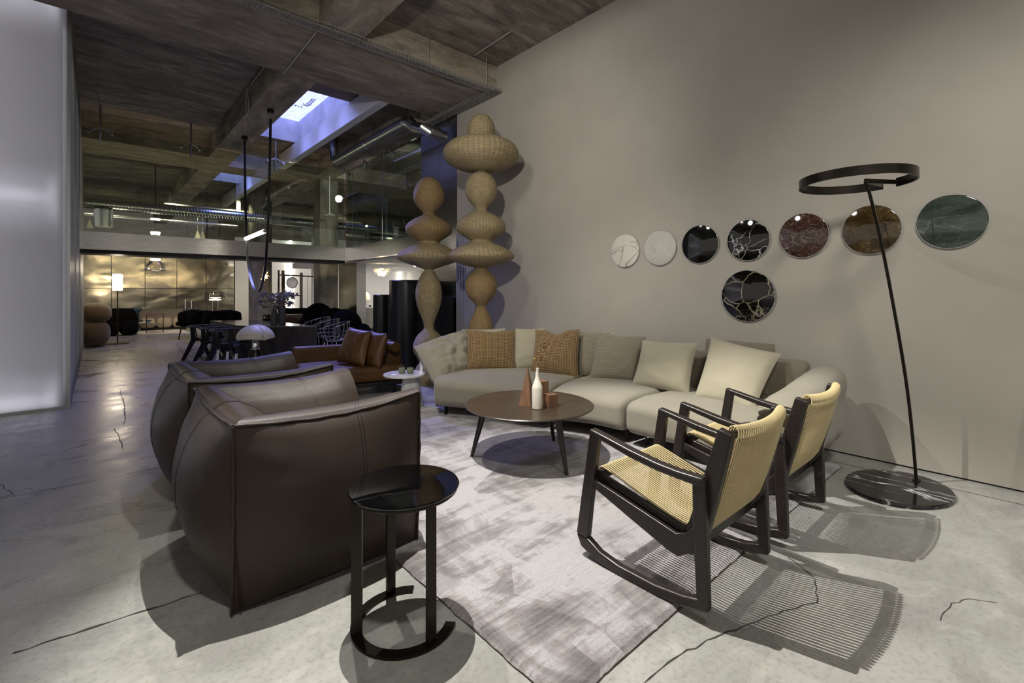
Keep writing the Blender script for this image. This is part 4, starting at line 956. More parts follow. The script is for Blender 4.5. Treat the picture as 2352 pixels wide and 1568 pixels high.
# spotlights
def spotlight(loc, label, aim=(0, 0, -1), s=1., top=4.84):
    t = thing('spotlight', label, 'spotlight', loc, 0, 'ceiling spotlights'); a = Vector(aim).normalized(); p = Vector(loc)
    MB().tube([p, p+a*.14*s], .035*s, 14).build('housing', M['blackmat'], t); MB().tube([p+a*.141*s, p+a*.146*s], .03*s, 14).build('lamp_face', M['e_spot'], t)
    MB().tube([p, Vector((p.x, p.y, top))], .008, 6).build('stem', M['blackmat'], t)
spotlight((1.42, 5.33, 4.60), 'small round spotlight above the cable tray at the top of the picture', (.1, -.5, -1))
spotlight(Tp(866, 399, 15), 'bright spotlight seen through the glass beside the thin chrome rod', (-.5, -1, -.6), 1.2)
spotlight(Tp(847, 411, 16), 'small spotlight below the bright one seen through the glass', (-.5, -1, -.6))
spotlight(Tp(832, 513, 15), 'angled spotlight beyond the glass above the steel band', (.5, -1, -.6), 1.3)
spotlight(Tp(955, 606, 10.5), 'round spotlight under the white ceiling behind the shorter wicker tower', (-.8, -1, -.4), 1.0, 2.13)
def bulbcone(px, py, t_, label):
    p = Tp(px, py, t_); o = thing('cone_lamp', label, 'lamp', p, 0, 'small white cone lamps beyond the glass')
    MB().lathe([(.10, -.14), (.03, .12), (.028, .14)], p, 20).build('shade', M['opal'], o); MB().tube([p+Vector((0, 0, .14)), Vector((p.x, p.y, 4.84))], .008, 6).build('stem', M['alu'], o)
bulbcone(206, 515, 16, 'small white cone lamp at the far left above the steel band'); bulbcone(454, 539, 16, 'left one of the pair of white cone lamps above the steel band'); bulbcone(465, 540, 16.4, 'right one of the pair of white cone lamps above the steel band')
p = Tp(757, 494, 12.6); o = MB().lathe([(.14, 0), (.13, .015), (.03, .03), (.012, .1), (.010, 4.44-p.z)], p, 24).build('disc_lamp', M['paper'], None, org=p); tag(o, 'flat white disc lamp in front of the concrete column', 'lamp')
# glimpsed shapes beyond the glass on the right
p = Tp(876, 470, 11.9); m = MB().tube([p-Vector((.02, .02, 0)), p+Vector((.02, .02, 0))], .17, 24); m.v = [Vector((v.x, v.y, p.z+(v.z-p.z)*1.25)) for v in m.v]; m.tube([p+Vector((0, 0, .2)), (p.x, p.y, 4.84)], .006, 5); M['navy'] = G('navy_shade', '20263c', .5).m
o = m.build('pendant_disc', M['navy'], None, org=p); tag(o, 'dark blue upright oval disc hanging beyond the chrome rod', 'pendant')
p = Tp(892, 535, 13.5); t = thing('arched_rail', 'black bent tube frame with a blue grey box beyond the glass on the right', 'frame', p)
u_ = Vector((CA, -SA, 0)); MB().tube(spline([Vector(((p-u_*.25).x, (p-u_*.25).y, 2.3)), p-u_*.24+Vector((0, 0, .35)), p+Vector((0, 0, .47)), p+u_*.35+Vector((0, 0, .42)), p+u_*.5+Vector((0, 0, .1)), Vector(((p+u_*.5).x, (p+u_*.5).y, 2.3))], 6), .035, 10).build('frame', M['blackmat'], t)
MB().box(p+Vector((.05, 0, -.05)), (.42, .3, .55), -.7).build('box', M['navy'], t)
MB().box(p+u_*.27-Vector((SA, CA, 0))*.2+Vector((0, 0, .0)), (.12, .02, .3), -.7).build('screen', M['grill'], t)
# ============================================================ LOOP PENDANT
lpn = thing('loop_pendant_light', 'long black strap loop pendant with a glowing tube across it, hung from the concrete joist', 'pendant light', (2.24, 9.6, 4.44))
def strap(pts, nm):
    m = MB(); vs = []; pts = [Vector(p) for p in pts]; N = len(pts)
    for i, p in enumerate(pts):
        d = (pts[min(i+1, N-1)]-pts[max(i-1, 0)]).normalized(); sd = Vector((1, 0, 0)); n = d.cross(sd)
        for a, b in ((-1, -1), (1, -1), (1, 1), (-1, 1)): vs.append(p+sd*(a*.020)+n*(b*.006))
    m.add(vs, [(i*4+k, i*4+(k+1) % 4, i*4+4+(k+1) % 4, i*4+4+k) for i in range(N-1) for k in range(4)]); m.build(nm, M['black'], lpn)
loopp = [(562, 315), (563, 420), (565, 520), (567, 575), (571, 615), (577, 643), (584, 662), (590, 670), (597, 665), (604, 642), (609, 610), (613, 560), (616, 500), (619, 400), (622, 252)]
lw_ = spline([Xp(x, y, 2.24) for x, y in loopp], 5); lw_ = [q for q in lw_ if q.z < 4.435]; strap(lw_, 'strap')
for q in (lw_[0], lw_[-1]): MB().lathe([(.055, 4.37), (.055, 4.44)], (q.x, q.y, 0), 20).build('ceiling_mount', M['black'], lpn)
a, b = Xp(565, 548, 2.24), Xp(607, 531, 2.24)
MB().tube([a, b], .036, 18).build('glowing_tube', M['e_white'], lpn); MB().tube([b, b+(b-a).normalized()*.06], .03, 14).build('end_cap', M['chrome'], lpn)
# ============================================================ CHAISE AND FLOOR PIECES
ch = thing('cognac_chaise', 'cognac leather chaise sofa with one long arm, in front of the dark dining table', 'sofa', (2.6, 6.0, 0))
e1 = Vector((.7474, -.6644, 0)); e2 = Vector((.6644, .7474, 0))
# platform frame, seat, long back, short round arm (axis turned like the photo: back runs almost across the view)
P1 = Tp(800, 880, 5.84).xy.to_3d(); P2 = Tp(934, 880, 6.20).xy.to_3d(); c0 = Tp(674, 797, 6.42).xy.to_3d()
bx = (P2-P1).normalized(); by = Vector((-bx.y, bx.x, 0)); ang_ = math.atan2(bx.y, bx.x); D_ = -(P1-c0).dot(by); Lc = (P2-c0).dot(bx)
def CB(m, x, y, z, dx, dy, dz, r, warp=None):
    cc_ = c0+bx*(x)+by*(y); mat_ = Matrix.Rotation(ang_, 3, 'Z')
    k = MB().rbox((dx, dy, dz), r, 6, warp); m.add([mat_ @ v+Vector((cc_.x, cc_.y, z)) for v in k.v], k.f); return m
wv = lambda p: Vector((p.x, p.y, p.z+(.018*mnoise.noise(Vector((p.x*6, p.y*6, 3)))+.02*(1-abs(p.x/.8)**2) if p.z > 0 else 0)))
CB(MB(), Lc/2, -D_/2+.0, .285, Lc, D_, .19, .06, wv).build('seat_cushion', M['cognac'], ch, ang=60)
CB(MB(), .50, .06, .40, 1.0, .20, .38, .03).build('backrest', M['cognac'], ch, ang=60)
CB(MB(), Lc-.14, -D_/2+.14, .475, .31, D_-.18, .38, .09).build('armrest', M['cognac'], ch, ang=60)
CB(MB(), Lc/2, -D_/2, .165, Lc+.02, D_-.02, .05, .01).build('base_frame', M['blackmat'], ch)
for x, y in ((.1, -D_+.08), (Lc-.15, -D_+.08), (.1, -.05), (Lc-.15, -.05)): CB(MB(), x, y, .07, .05, .05, .14, .005).build('leg', M['blackmat'], ch)
q_ = Tp(896, 792, 6.45); m = MB().tube([q_-bx*.10-by*.05, q_+bx*.0-by*.28], .068, 20); m.build('bolster', M['cognac'], ch, ang=50)
cush('large cognac leather cushion standing on the chaise, farther from the round arm', 'cognac', (774, 832, 6.25), (836, 841, 5.97), (853, 760, 6.12), (803, 750, 6.42), .20, 'cognac cushions on the chaise', seed=11, e=.4, wr=.008)
cush('smaller cognac leather cushion beside the round arm of the chaise', 'cognac', (836, 842, 6.20), (872, 846, 5.98), (889, 766, 6.08), (852, 759, 6.40), .18, 'cognac cushions on the chaise', seed=12, e=.4, wr=.008)
# telescopic table lamp with lobed opal shade, on the floor behind the armchairs
P0 = Tp(587, 872, 7.2); P0.z = 0
pl = thing('lobed_table_lamp', 'lamp with a lobed opal shade and flared dark base standing behind the leather armchairs', 'lamp', P0)
MB().lathe([(.17, 0), (.17, .015), (.155, .08), (.118, .28), (.085, .42), (.066, .47)], P0, 40).build('base', M['darkmetal'], pl)
MB().lathe([(.064, .46), (.066, .49), (.05, .50), (.05, .57), (.045, .58), (.045, .72)], P0, 32).build('neck', M['chrome'], pl)
def lobe(k):
    vs = []; a0 = k*PI/2+.25
    def f(u, v):
        a = a0+u*PI/2; b = v*PI/2*.98+.02
        r = .245*math.sin(b)**.85; q = math.sin(u*PI)**.5*.018*math.sin(b)
        return P0+Vector(((r+q)*math.cos(a), (r+q)*math.sin(a), .845-.215*(1-math.cos(b))**.9-.012*math.sin(b)*(1-math.sin(u*PI))**2+(.012*math.sin(u*PI*1) if v > .97 else 0)))
    return MB().grid(14, 12, f)
for k in range(4): o = lobe(k).build('shade_lobe', M['opal'], pl, ang=70); sm_ = o.modifiers.new('t', 'SOLIDIFY'); sm_.thickness = .005
# black tiled cylinders and cabinet along the steel wall
g = G('black_tile', '16161a', .28, .35); zz = g.sep(g.co('World'))[2]; fr = g.math('FRACT', g.math('DIVIDE', zz, .215))
M['tile'] = g.set(g.mix(g.math('LESS_THAN', fr, .035), '1b1b1f', '040405'))
for cx_, cy_, r_, h_, lb in ((4.22, 7.62, .30, 1.56, 'tall black tiled cylinder cabinet beyond the shorter wicker tower'), (3.98, 8.12, .15, 1.30, 'slim black tiled cylinder against the taller black cylinder'),):
    o = MB().lathe([(r_-.01, 0), (r_, .01), (r_, h_-.012), (r_-.012, h_), (0, h_)], (cx_, cy_, 0), 56).build('cylinder_cabinet', M['tile'], None, org=(cx_, cy_, 0)); tag(o, lb, 'cabinet', 'black tiled cylinders')
o = MB().rbox((.40, .62, 1.26), .03, 3, None, (4.42, 6.98, .63)).build('black_cabinet', M['tile'], None, org=(4.42, 6.98, 0)); tag(o, 'low black cabinet between the wicker towers, against the steel clad wall', 'cabinet')
# ============================================================ DARK DINING TABLE AND ITS CHAIRS
ZT = .66
TA, TB, TC, TD, TE = [Zp(x, y, ZT) for x, y in ((571, 748.5), (728, 748.5), (657, 740.3), (600, 735.2), (483, 735.0))]
dt = thing('dining_table', 'dark solid monolithic dining table with a rounded corner, carrying two vases', 'table', ((TA+TB)/2).xy.to_3d())
body = [TE, TE.lerp(TA, .5)+Vector((-.10, -.08, 0)), TE.lerp(TA, .8)+Vector((-.10, -.08, 0)), TA, TB, TC, TD]
g = G('dark_patina_panel', '191714', .4, .2); M['patina'] = g.set(g.ramp(g.noise(g.mp(g.co('World'), (3, 3, .6)), 2, 4, .6), [(.3, '25221e'), (.7, '423d36')]), .38)
M['topstone'] = G('table_stone', '6a6862', .12).m
MB().prism([(p.x, p.y) for p in body], 'z', 0, ZT-.02).build('body', M['patina'], dt, weld=True)
MB().prism([(p.x, p.y) for p in body], 'z', ZT-.02, ZT).build('tabletop', M['topstone'], dt, weld=True)
def vase(px, py, t_, pr, nm, label):
    p = Zp(px, py, ZT); o = MB().lathe(pr, p, 32).build(nm, M['vase'], None, org=p); return tag(o, label, 'vase', 'vases on the dining table'), p
s_ = Zp(630, 747, ZT); S9 = (s_.xy.length)/1
_, v1 = vase(630, 747.3, 0, [(.055, 0), (.070, .02), (.070, .16), (.068, .20), (.045, .30), (.022, .345), (.018, .35)], 'vase', 'grey bottle shaped vase on the dining table, holding dried branches')
_, v2 = vase(648, 747.3, 0, [(.060, 0), (.068, .02), (.068, .33), (.064, .38), (.064, .40), (.058, .40)], 'vase', 'darker straight cylinder vase on the dining table, holding grey flowers')
def bouquet(p, h, lab, n, seed, w_):
    t = thing('dried_bouquet', lab, 'flowers', p+Vector((0, 0, h)), 0, 'dried bouquets on the dining table'); r = random.Random(seed); b = p+Vector((0, 0, h)); st, pe, le = MB(), MB(), MB()
    for i in range(n):
        d = Vector((r.gauss(0, 1), r.gauss(0, 1), 0)); e_ = b+e1*(r.uniform(-1, 1)*w_[0]+w_[2])+e2*r.uniform(-.15, .15)+Vector((0, 0, r.uniform(.02, w_[1])))
        st.tube([b, b.lerp(e_, .5)+Vector((0, 0, .03)), e_], .003, 4)
        for k in range(7):
            q = e_+Vector((r.gauss(0, .03), r.gauss(0, .03), r.gauss(0, .03))); s = r.uniform(.018, .040); M3 = Matrix.Rotation(r.uniform(0, 6.28), 3, Vector((r.gauss(0, 1), r.gauss(0, 1), r.gauss(0, 1))).normalized())
            mm = pe if r.random() < .65 else le
            mm.add([q+M3 @ Vector(v)*s for v in ((-1, 0, 0), (-.3, -.8, .2), (.8, -.5, 0), (1.1, .4, .25), (0, .9, 0))], [(0, 1, 2, 3, 4)])
    st.build('stem', M['stalk'], t); o = pe.build('petals', M['petal'], t); o['kind'] = 'stuff'; o = le.build('leaves', M['leaf'], t); o['kind'] = 'stuff'
bouquet(v1, .34, 'spray of dried leafy branches in the bottle shaped vase', 30, 5, (.20, .30, -.06)); bouquet(v2, .38, 'dense grey mauve dried flowers in the straight vase', 44, 6, (.20, .28, .02))
# three black wooden chairs with broad arm rails, their caught light painted in as grey
M['armgrey'] = G('black_rail_painted_lit', '3d3c42', .35).m
def acute_chair(loc, rz, label):
    t = thing('dining_chair', label, 'chair', loc, rz, 'black wooden chairs at the dining table')
    for s in (-1, 1):
        MB().prism([(-.30, 0), (-.24, 0), (-.02, .40), (-.06, .66), (-.12, .66), (-.10, .42)], 'x', s*.24-.018, s*.24+.018).build('rear_leg', M['black'], t, local=True, weld=True)
        MB().prism([(.26, 0), (.31, 0), (.12, .42), (.06, .42)], 'x', s*.24-.018, s*.24+.018).build('front_leg', M['black'], t, local=True, weld=True)
        MB().prism([(-.08, .38), (.24, .40), (.24, .44), (-.08, .43)], 'x', s*.24-.015, s*.24+.015).build('side_rail', M['black'], t, local=True)
    MB().grid(8, 8, lambda u, v: Vector((-.23+.46*u, -.06+.36*v, .42+.025*math.sin(v*7)-.02*math.sin(PI*u)))).build('seat', M['black'], t, local=True)
    bp = []; m = MB(); pth = spline([(-.30, .12, .655), (-.285, -.10, .66), (-.16, -.19, .665), (0, -.21, .67), (.16, -.19, .665), (.285, -.10, .66), (.30, .12, .655)], 5)
    m.tube(pth, .026, 8); m.v = [Vector((v.x, v.y, .665+(v.z-.665)*.7)) for v in m.v]; m.build('arm_rail', M['armgrey'], t, local=True)
    return t
fx = math.atan2(e1.y, e1.x)
c1 = acute_chair(Tp(522, 840, 8.5).xy.to_3d(), fx-PI/2, 'nearest black wooden chair in the row along the dark dining table')
copy_tree(c1, None, Tp(496, 826, 9.0).xy.to_3d(), fx-PI/2, 'middle black wooden chair in the row along the dark dining table')
copy_tree(c1, None, Tp(470, 818, 9.5).xy.to_3d(), fx-PI/2, 'farthest black wooden chair in the row along the dark dining table')
for px, py, t_, lb in ((500, 818, 8.1, 'white swing tag hanging from the farthest black wooden chair'), (522, 822, 8.0, 'white swing tag hanging from the middle black wooden chair'), (542, 827, 7.9, 'white swing tag hanging from the nearest black wooden chair')):
    p = Tp(px, py, t_); o = MB().box(p, (.045, .004, .22), fx, 0, .06).build('price_tag', M['paper'], None, org=p); tag(o, lb, 'tag', 'tags hanging on the black chairs')
# wire chairs
def wire_chair(loc, rz, label):
    t = thing('wire_chair', label, 'chair', loc, rz, 'wire armchairs at the dining table'); m = MB(); R2 = .28
    rim = [(R2*math.cos(a), R2*math.sin(a), .70-.09*math.cos(a)) for a in [2*PI*i/36 for i in range(36)]]
    MB().tube([(x, y, z) for x, y, z in rim if x < .17], .009, 6).build('top_rim', M['alu'], t, local=True)
    for i in range(0, 36, 2):
        x, y, z = rim[i]
        if x > .17: continue
        m.tube(spline([(x, y, z), (x*.85, y*.85, .52), (x*.5, y*.5, .42), (0, 0, .40)], 4), .004, 4)
    for zz, rr in ((.60, .95), (.52, .86), (.46, .68), (.43, .45)): m.tube([(R2*rr*math.cos(a), R2*rr*math.sin(a), zz) for a in [.9+2*(PI-.9)*i/24 for i in range(25)]], .004, 4)
    m.build('wire_shell', M['alu'], t, local=True)
    for sx in (-1, 1):
        for sy in (-1, 1): MB().tube([(sx*.12, sy*.12, .40), (sx*.22, sy*.22, 0)], .007, 5).build('leg', M['alu'], t, local=True)
    return t
w1 = wire_chair(Tp(768, 800, 9.0).xy.to_3d(), 2.2, 'nearest white wire armchair at the right end of the dark dining table')
copy_tree(w1, None, Tp(747, 790, 9.8).xy.to_3d(), 2.2, 'second wire armchair partly hidden behind the table corner')
copy_tree(w1, None, Tp(728, 780, 10.6).xy.to_3d(), 2.2, 'farthest wire armchair, only its rim showing above the table')
# fluffy black armchairs
def fur_chair(loc, label, seed, s=1., mt='velvet'):
    t = thing('fluffy_armchair', label, 'armchair', loc, 0, 'fluffy black armchairs'); r = random.Random(seed)
    def blob(c, rad, nm):
        m = MB(); n1, n2 = 26, 18
        def f(u, v):
            a = 2*PI*u; b = PI*v; d = Vector((math.cos(a)*math.sin(b), math.sin(a)*math.sin(b), math.cos(b)))
            k = 1+.06*mnoise.noise(d*6+Vector((seed, 0, 0)))+.035*mnoise.noise(d*22)
            return Vector(c)+Vector((d.x*rad[0], d.y*rad[1], d.z*rad[2]))*k
        m.grid(n1, n2, f).build(nm, M[mt], t, local=True, weld=.002, ang=80)
    blob((0, 0, .24*s), (.42*s, .40*s, .24*s), 'seat'); blob((.05, .20*s, .60*s), (.36*s, .18*s, .36*s), 'backrest'); blob((-.34*s, 0, .42*s), (.14*s, .32*s, .22*s), 'armrest'); blob((.36*s, 0, .42*s), (.14*s, .32*s, .22*s), 'armrest')
M['navyfur'] = G('dark_navy_fur', '090a10', .95, spec=.1).m
fur_chair(Tp(734, 790, 11.9).xy.to_3d(), 'fluffy black armchair in front of the concrete column, left of its group', 1, 1.1)
fur_chair(Tp(770, 800, 11.2).xy.to_3d(), 'fluffy black armchair in the middle of its group, beside the steel column', 2, 1.0)
fur_chair(Tp(798, 812, 10.3).xy.to_3d(), 'fluffy dark navy armchair nearest the chaise cushions', 3, 1.0, 'navyfur')
# ============================================================ FAR BACKGROUND
def soft(m, c, d, r, rz=0, warp=None, n=4):
    k = MB().rbox(d, r, n, warp); M3 = Matrix.Rotation(rz, 3, 'Z'); m.add([M3 @ v+Vector(c) for v in k.v], k.f); return m
def sq(px, py, t=None):                     # floor point seen at a pixel
    return Zp(px, py, 0) if t is None else Tp(px, py, t).xy.to_3d()
U = Vector((CA, -SA, 0)); V = Vector((SA, CA, 0)); FZ = math.atan2(-SA, CA)
def blobm(c, rad, n=(24, 16), seed=0, k=.04):
    def f(u, v):
        a = 2*PI*u; b = PI*v; d = Vector((math.cos(a)*math.sin(b), math.sin(a)*math.sin(b), math.cos(b)))
        pw = lambda q, e: math.copysign(abs(q)**e, q)
        d2 = Vector((pw(d.x, .8), pw(d.y, .8), pw(d.z, .8)))
        return Vector(c)+Vector((d2.x*rad[0], d2.y*rad[1], d2.z*rad[2]))*(1+k*mnoise.noise(d*2.5+Vector((seed, 0, 0))))
    return MB().grid(n[0], n[1], f)
_thing = thing
def thing(name, label, cat, loc=(0, 0, 0), rz=0, group=None, kind=None):
    global U, V, FZ
    V = Vector((loc[0], loc[1], 0)).normalized(); U = Vector((V.y, -V.x, 0)); FZ = math.atan2(U.y, U.x)
    return _thing(name, label, cat, loc, rz, group, kind)
# tan two-lobed armchair
p = sq(211, 796, 11.6); t = thing('tan_lounge_chair', 'tan bulbous lounge chair of two stacked rolls at the end of the lit wall', 'armchair', p)
blobm(p+Vector((.02, 0, .33)), (.33, .40, .34), seed=1).build('seat', M['tan'], t, weld=.002, ang=80)
blobm(p+Vector((.05, .02, .83)), (.33, .38, .25), seed=2).build('backrest', M['tan'], t, weld=.002, ang=80)
# black rounded sofa
p = sq(274, 771, 14.7); t = thing('black_sofa', 'rounded black velvet two seat sofa behind the lit floor lamp', 'sofa', p)
for s in (-.23, .23): soft(MB(), p+U*s+Vector((0, 0, .22))-V*.1, (.47, .85, .42), .17, FZ, None, 5).build('seat', M['velvet'], t, ang=80)
soft(MB(), p+V*.25+Vector((0, 0, .46)), (.96, .42, .74), .20, FZ, lambda q: Vector((q.x*(1-.16*max(0, q.z/.37)), q.y, q.z)), 6).build('backrest', M['velvet'], t, ang=80)
# lit floor lamp
p = sq(270, 789, 12.2); t = thing('floor_lamp', 'lit cylinder floor lamp on a thin pole in front of the steel wall', 'floor lamp', p)
MB().lathe([(.24, 0), (.24, .012), (.02, .02)], p, 40).build('base', M['darkmetal'], t)
MB().tube([p+Vector((0, 0, .01)), p+Vector((0, 0, 1.40))], .014, 10).build('pole', M['darkmetal'], t)
MB().lathe([(.098, 1.385), (.10, 1.39), (.10, 1.80), (.09, 1.81), (.0, 1.81)], p, 32).build('lamp_shade', M['e_warm'], t)
MB().lathe([(.03, 1.81), (.03, 1.84), (0, 1.84)], p, 16).build('cap', M['alu'], t)
l_ = bpy.data.lights.new('floor_lamp_bulb', 'POINT'); l_.energy = 45; l_.color = (1, .85, .62); l_.shadow_soft_size = .1
lo = bpy.data.objects.new('floor_lamp_bulb', l_); COL.objects.link(lo); lo.location = p+Vector((0, 0, 1.95))
# pale rug and seating by the steel wall
o = MB().add([Zp(x, y, .01) for x, y in ((304, 766.5), (440, 764), (412, 755), (318, 754.5))], [(0, 1, 2, 3)])
c = sum(o.v, Vector())/4; o.v = o.v+[v-Vector((0, 0, .009)) for v in o.v]; o.f += [(7, 6, 5, 4), (0, 4, 5, 1), (1, 5, 6, 2), (2, 6, 7, 3), (3, 7, 4, 0)]
tag(o.build('pale_rug', M['rugpale'], None, org=c.xy.to_3d()), 'pale rug on the far floor under the low tables', 'rug')
p = sq(377, 752, 16.9); t = thing('rose_sofa', 'rose beige rounded sofa against the far steel wall', 'sofa', p)
for s in (-.46, 0, .46): soft(MB(), p+U*s+Vector((0, 0, .26))-V*.1, (.45, .75, .34), .13, FZ).build('seat', M['pink'], t, ang=80)
soft(MB(), p+V*.28+Vector((0, 0, .46)), (1.42, .30, .52), .15, FZ, None, 6).build('backrest', M['pink'], t, ang=80)
MB().box(p+Vector((0, 0, .04)), (1.3, .7, .08), FZ).build('base', M['blackmat'], t)
def lowtable(p, w_, d_, h, label, cat='table', mt='white', grp=None):
    t = thing('low_table', label, cat, p, 0, grp); MB().box(p+Vector((0, 0, h)), (w_, d_, .02), FZ).build('tabletop', M[mt], t)
    for a in (-1, 1):
        for b in (-1, 1): q = p+U*(a*(w_/2-.02))+V*(b*(d_/2-.02)); MB().tube([q, q+Vector((0, 0, h-.01))], .008, 5).build('leg', M['blackmat'], t)
    return t
p = sq(328, 760, 16.1); lowtable(p, .62, .5, .30, 'low white table with thin dark legs in front of the rose sofa')
for px, lb in ((322, 'blue glass bowl on the low white table, left one'), (341, 'blue glass bowl on the low white table, right one')):
    q = Tp(px, 735, 16.0); q.z = .312; o = MB().lathe([(.0, 0), (.03, .002), (.10, .07), (.095, .075), (.03, .01)], q, 18).build('glass_bowl', M['blueglass'], None, org=q); tag(o, lb, 'bowl', 'blue bowls on the low table')
q = Tp(314, 744, 17.0).xy.to_3d(); t = thing('blue_glass_lamp', 'faceted blue glass table lamp between the black sofa and the rose sofa', 'lamp', q+Vector((0, 0, .42)))
r = random.Random(2)
for k in range(9): blobm(q+U*((k % 3-1)*.10)+Vector((0, 0, .50+.11*(k//3))), (.065, .065, .06), (10, 8), k, .1).build('glass_cell', M['blueglass'], t, weld=.002)
MB().lathe([(.07, 0), (.07, .44), (0, .44)], q, 12).build('pedestal', M['chrome'], t)
p = sq(356, 758, 15.6); t = thing('metal_frame_chair', 'thin metal framed armchair standing on the pale rug', 'chair', p)
for a in (-1, 1):
    for b in (-1, 1): q = p+U*(a*.22)+V*(b*.25); MB().tube([q, q+Vector((0, 0, .50 if b > 0 else .62))], .010, 5).build('leg', M['blackmat'], t)
MB().box(p+Vector((0, 0, .27)), (.46, .5, .03), FZ).build('seat', M['greige'], t); MB().tube([p+U*-.22-V*.25+Vector((0, 0, .62)), p+U*.22-V*.25+Vector((0, 0, .62))], .010, 5).build('back_rail', M['blackmat'], t)
# black velvet dining chairs round a table in front of the steel wall
p = sq(478, 757, 14.2); t = thing('round_dining_table', 'dark round table hidden behind the black velvet chairs', 'table', p)
MB().lathe([(.25, 0), (.05, .05), (.05, .68), (.7, .70), (.7, .72), (0, .72)], p, 36).build('pedestal', M['blackmat'], t)
for px, t_, rz, lb in ((432, 13.6, .5, 'black velvet chair at the left end of the group before the steel wall'), (462, 13.0, .2, 'black velvet chair second from the left before the steel wall'), (498, 12.8, 0, 'black velvet chair in the middle of the group, back to the dining table'), (528, 13.6, -.3, 'black velvet chair at the right end of the group before the steel wall')):
    q = Tp(px, 700, t_).xy.to_3d(); t = thing('velvet_chair', lb, 'chair', q, 0, 'black velvet chairs')
    m = MB()
    def bk(u, v, q=q, rz=rz):
        a = -PI*.5+(u-.5)*2.6+rz; r_ = .30+.03*math.sin(PI*v); return q+U*(r_*math.cos(a))+V*(r_*math.sin(a)*-1*-1)+Vector((0, 0, .45+.40*v-.10*abs(2*u-1)**2*v))
    o = m.grid(14, 6, bk).build('backrest', M['velvet'], t, ang=80); s_ = o.modifiers.new('t', 'SOLIDIFY'); s_.thickness = .09; s_.offset = 0
    b_ = o.modifiers.new('s', 'SUBSURF'); b_.levels = b_.render_levels = 1
    blobm(q+Vector((0, 0, .44)), (.30, .30, .09), (18, 10), 1).build('seat', M['velvet'], t, weld=.002, ang=80)
    for a in (-1, 1):
        for b in (-1, 1): MB().tube([q+U*(a*.15)+V*(b*.15)+Vector((0, 0, .4)), q+U*(a*.22)+V*(b*.22)], [.022, .016], 8).build('leg', M['wenge'], t)
q = Tp(434, 705, 14.2); q.z = .72; t = thing('candle_holder', 'bright candle holder with two white candles above the velvet chairs', 'candle holder', q)
for s in (-.09, .06): MB().tube([q+U*s+Vector((0, 0, .12)), q+U*s+Vector((0, 0, .42 if s < 0 else .36))], .012, 8).build('candle', M['paper'], t)
r = random.Random(4); m = MB()
for k in range(26): e_ = q+U*r.uniform(-.2, .2)+V*r.uniform(-.1, .1)+Vector((0, 0, r.uniform(.02, .16))); m.tube([e_, e_+Vector((0, 0, .03))], .014, 8)
m.build('crystal', M['chrome'], t); MB().lathe([(.12, 0), (.12, .01), (.015, .03), (.015, .14)], q, 16).build('stand', M['chrome'], t)
q = Tp(494, 705, 14.4); q.z = .72; t = thing('glass_table_lamp', 'clear glass table lamp with a lit rim above the velvet chairs', 'lamp', q)
MB().lathe([(.10, 0), (.10, .36), (.09, .37)], q, 20).build('glass_base', M['vessel'], t); MB().lathe([(.16, .38), (.15, .41), (0, .41)], q, 20).build('lit_rim', M['e_warm'], t)
MB().lathe([(.0, .42), (.30, .47), (.25, .60), (.05, .66), (0, .66)], q, 24).build('glass_shade', M['vessel'], t)
# glass bell pendant
q = Tp(357, 598, 13.0); t = thing('glass_bell_pendant', 'clear glass bell pendant with a lit collar hanging just below the steel band', 'pendant light', q)
MB().lathe([(.235, -.28), (.25, -.24), (.225, -.14), (.13, -.03), (.11, 0)], q, 32).build('glass_bell', M['vessel'], t, ang=80)
MB().lathe([(.11, 0), (.115, .05), (0, .055)], q, 24).build('lit_collar', M['e_warm'], t); MB().tube([q+Vector((0, 0, .05)), (q.x, q.y, 4.83)], .012, 6).build('stem', M['blackmat'], t)
MB().lathe([(.10, .05), (.105, .75)], q, 24).build('glass_sleeve', M['vessel'], t); MB().lathe([(.10, .72), (.11, .75), (.11, .79), (0, .79)], q, 24).build('upper_lit_collar', M['e_warm'], t)
MB().lathe([(.11, 1.12), (.11, 1.16), (0, 1.16)], q, 24).build('upper_lit_collar', M['e_warm'], t)
# sconce on the round column
q = Tp(610, 636, 15.6); t = thing('wall_sconce', 'lit leaf shaped wall sconce with trailing twigs on the round concrete column', 'sconce', q)
r = random.Random(9); m, m2 = MB(), MB()
for k in range(14):
    a = r.uniform(0, 2*PI); L = r.uniform(.06, .17); d = U*math.cos(a)+Vector((0, 0, math.sin(a))); m.add([q-V*.05, q-V*.07+d*L+U*.02, q-V*.06+d*L*1.2, q-V*.06+d*L-U*.02], [(0, 1, 2, 3)])
    if k < 8: m2.tube(spline([q-V*.06, q-V*.1+U*r.uniform(-.15, .2)+Vector((0, 0, -.4)), q-V*.1+U*r.uniform(-.2, .25)+Vector((0, 0, -1.1))], 4), .004, 4)
m.build('leaf', M['e_art'], t); m2.build('twig', M['stalk'], t); blobm(q-V*.06, (.05, .05, .05), (10, 8)).build('bulb', M['e_warm'], t, weld=.002)
MB().tube([q+V*.25, q-V*.05], .03, 8).build('mount', M['darkmetal'], t)
